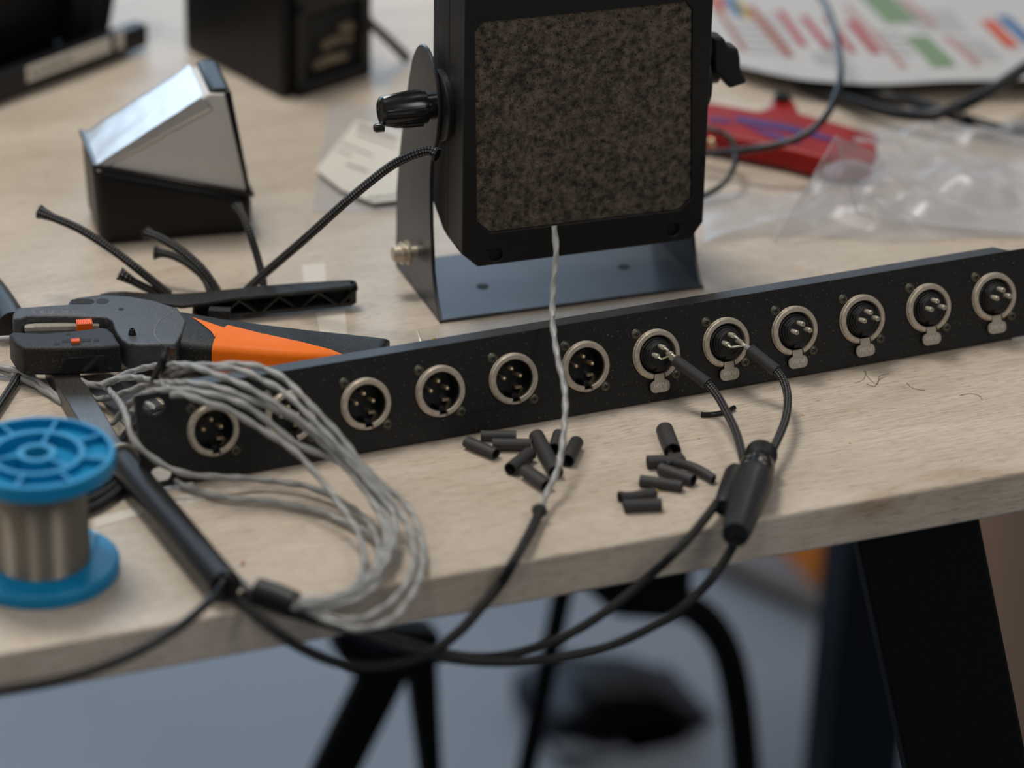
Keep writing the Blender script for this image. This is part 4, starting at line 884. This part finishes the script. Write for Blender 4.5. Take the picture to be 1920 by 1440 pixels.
bag = thing('plastic_bag', 'crumpled clear plastic bag lying on the table at the right rear', 'plastic bag', at(1650, 380, 0)); bo_ = at(1650, 380, 0)
def bagz(x, y, s, t):
    e = min(1, 5*min(s, 1-s, t, 1-t)); n1 = noise.noise(Vector((x*.012, y*.016, 2))); n2 = abs(noise.noise(Vector((x*.03+y*.012, y*.035, 7)))); n3 = noise.noise(Vector((x*.08, y*.08, 3)))
    return 1.0+e*(7+11*n1+15*n2+2.2*n3) if True else 0
def bagp(s, t):
    u0 = 1318+700*s; v0 = (462-30*s*(1-s)*2-8*math.sin(s*9))*(1-t)+(244+10*math.sin(s*7)+120*max(0, min(1, (.40-s)/.12)))*t; p = at(u0, v0, 0); return Vector((p.x, p.y, max(.6, bagz(p.x, p.y, s, t))))-bo_
MB().grid(bagp, 70, 44).obj('film_sheet', 'film', bag, smooth=25)
ap = at(1568, 256, 52); A1 = at(1452, 458, 1.5); B1 = at(1607, 402, 12); B2 = at(1640, 284, 30); B3_ = at(1660, 415, 5); B4 = at(1925, 300, 14); B5 = at(1925, 440, 4)
fb = MB()
def tri(a, b_, c, n=6):
    for i in range(n):
        for j in range(n-i):
            g = lambda i_, j_: a+(b_-a)*(i_/n)+(c-a)*(j_/n)-bo_+Vector((0, 0, .5*noise.noise((a+(b_-a)*(i_/n)+(c-a)*(j_/n))*.05)))
            fb.add([g(i, j), g(i+1, j), g(i, j+1)], [(0, 1, 2)])
            if i+j < n-1: fb.add([g(i+1, j), g(i+1, j+1), g(i, j+1)], [(0, 1, 2)])
tri(ap, A1, B1); tri(ap, B1, B2); tri(B1, B3_, B2); tri(B2, B3_, B4); tri(B3_, B5, B4); fb.obj('folded_corner', 'film', bag, smooth=20)
sd_ = MB()
for L_ in ((A1, ap), (ap, B1), (B1, B3_, B5)): sd_.tube([p-bo_+Vector((0, 0, .4)) for p in L_], .6, 6)
sd_.obj('welded_seam', 'film', bag)

cable('power_cable', B3([(1990, 85, 30), (1920, 128, 26), (1850, 175, 22), (1790, 204, 18), (1740, 216, 14), (1690, 214, 10), (1640, 204, 8), (1570, 182, 6), (1500, 158, 5)]), 3.7, 'thick black cable sweeping up to the right picture edge', 'rubber')
cable('power_cable', B3([(1500, 148, 4), (1600, 172, 5), (1690, 186, 7), (1760, 208, 9), (1830, 230, 9), (1890, 244, 8), (1990, 246, 7)]), 3.4, 'thick black cable passing under the sweeping one', 'rubber')
cable('thin_cable', B3([(1520, -30, 46), (1548, 10, 50), (1568, 70, 52), (1576, 130, 50), (1568, 180, 44), (1540, 228, 36), (1490, 262, 28), (1420, 278, 22), (1350, 286, 16), (1290, 290, 12)]), 2.1, 'thin black cable looping in front of the printed sheet', 'rubber')
cable('thin_cable', B3([(1300, 236, 24), (1340, 244, 24), (1368, 258, 22), (1380, 290, 18), (1372, 322, 14), (1350, 350, 8), (1310, 372, 4)]), 1.7, 'thin dark cable in a small loop beside the loudspeaker', 'rubber')

# ------------------------------------------------------------------ under the table
Y1 = 470.
def ft(pts, y): return [aty(u, v, y) for u, v in pts]
ch = thing('tubular_chair', 'black tubular chair frame standing under the table', 'chair', (520, Y1, -750)); co = Vector((520, Y1, -750))
def chp(L_, y=Y1): return [p-co for p in spline(ft(L_, y), 8)]
pA = ft([(985, 1450), (1050, 1135)], Y1); low_ = pA[0]+(pA[0]-pA[1])*2.0; low_.z = -748
MB().tube([low_-co]+[p-co for p in pA]+[Vector((p.x, p.y, p.z))-co for p in ft([(1062, 1080)], Y1)], 7.0, 14).obj('leg', 'legblack', ch)
pB = ft([(1180, 1118), (1260, 1126), (1320, 1158), (1362, 1220), (1385, 1320), (1398, 1450)], Y1); e_ = pB[-1]+(pB[-1]-pB[-2])*2.2; e_.z = -748
MB().tube([p-co for p in spline(pB, 6)]+[e_-co], 11.0, 16).obj('leg', 'legblack', ch)
s0 = ft([(1150, 1150), (1290, 1160), (1292, 1040), (1050, 1060)], Y1)
MB().loft([[p-co+Vector((0, -8, 0)) for p in s0], [p-co+Vector((0, 60, 0)) for p in s0]]).obj('seat_support', 'legblack', ch, bevel=4)

Y2 = 420.
sn_ = thing('folding_stand', 'black folding stand under the middle of the table', 'stand', (300, Y2, -750)); no_ = Vector((300, Y2, -750))
def slab(L_, y, t, name, m, parent, org, ext=None):
    P = ft(L_, y); B = MB(); B.loft([[p-org for p in P], [p-org+Vector((0, t, 0)) for p in P]]); return B.obj(name, m, parent, bevel=5, seg=3)
slab([(628, 1180), (830, 1190), (835, 1245), (760, 1285), (680, 1290), (640, 1240)], Y2, 26, 'hub', 'legblack', sn_, no_)
P4 = ft([(690, 1255), (775, 1260), (672, 1460), (590, 1460)], Y2); ex = [p+(p-q)*1.6 for p, q in ((P4[2], P4[1]), (P4[3], P4[0]))]
for p in ex: p.z = -748
MB().loft([[p-no_ for p in (P4[0], P4[1], P4[2], ex[0], ex[1], P4[3])], [p-no_+Vector((0, 14, 0)) for p in (P4[0], P4[1], P4[2], ex[0], ex[1], P4[3])]]).obj('blade_leg', 'legblack', sn_, bevel=3)
P5 = ft([(768, 1250), (822, 1240), (832, 1460), (795, 1460)], Y2); ex = [p+(p-q)*1.6 for p, q in ((P5[2], P5[1]), (P5[3], P5[0]))]
for p in ex: p.z = -748
MB().loft([[p-no_ for p in (P5[0], P5[1], P5[2], ex[0], ex[1], P5[3])], [p-no_+Vector((0, 14, 0)) for p in (P5[0], P5[1], P5[2], ex[0], ex[1], P5[3])]]).obj('straight_leg', 'legblack', sn_, bevel=3)
slab([(640, 1186), (720, 1190), (762, 1222), (700, 1228)], Y2-16, 14, 'blue_grip', 'navy', sn_, no_)

bg = thing('tool_bag', 'dark tool bag with blue pieces on the floor', 'bag', aty(1200, 1440, 790)*1.0); bg.location.z = 0.0
bgo = aty(1200, 1440, 790); bgo.z = -750
def bagpt(L_, y): return [aty(u, v, y)-bgo for u, v in L_]
for nm_, L_, y, t, m_ in (('body', [(1030, 1480), (1040, 1350), (1120, 1318), (1250, 1322), (1340, 1380), (1352, 1480)], 790, 90, 'navy'), ('flap', [(1090, 1380), (1120, 1306), (1240, 1308), (1330, 1362), (1300, 1400), (1160, 1390)], 780, 40, 'legblack'), ('blue_pocket', [(1190, 1412), (1260, 1400), (1290, 1440), (1240, 1470), (1180, 1460)], 770, 20, 'bluetex'), ('grey_cloth', [(1050, 1410), (1150, 1418), (1180, 1470), (1060, 1480)], 768, 20, 'floor')):
    P = bagpt(L_, y); P = [Vector((p.x, p.y, max(p.z, 2))) for p in P]; B = MB(); B.loft([P, [p+Vector((0, t, 0)) for p in P]]); B.obj(nm_, m_, bg, bevel=8, seg=3)
tag(MB().tube([at(1340, 1040, -738), at(1400, 1070, -738), at(1500, 1116, -738), at(1610, 1168, -738)], 11, 12).obj('floor_band', mat('grey_band', (84, 82, 80), .7)), 'dark grey band lying across the floor under the table', 'cable')  # plain dark grey tube drawn as a band over the floor
cbx = at(1850, 1440, -750); cbq = thing('cardboard_box', 'large brown cardboard box behind the table leg at lower right', 'box', (cbx.x+15, cbx.y-230, -750)); 
MB().box((-15, 0, 0), (520, 380, 420)).obj('carton', 'card', cbq, bevel=3)
MB().box((-14, -1, 418), (519, 186, 422)).obj('flap', 'card', cbq); MB().box((-14, 194, 418), (519, 381, 422)).obj('flap', 'card', cbq)
abx = at(1532, 1108, -750)
tag(MB().box((abx.x, abx.y, -750), (abx.x+90, abx.y+140, -600)).obj('amber_carton', 'amber', bevel=3), 'amber carton standing on the floor left of the table leg', 'box')
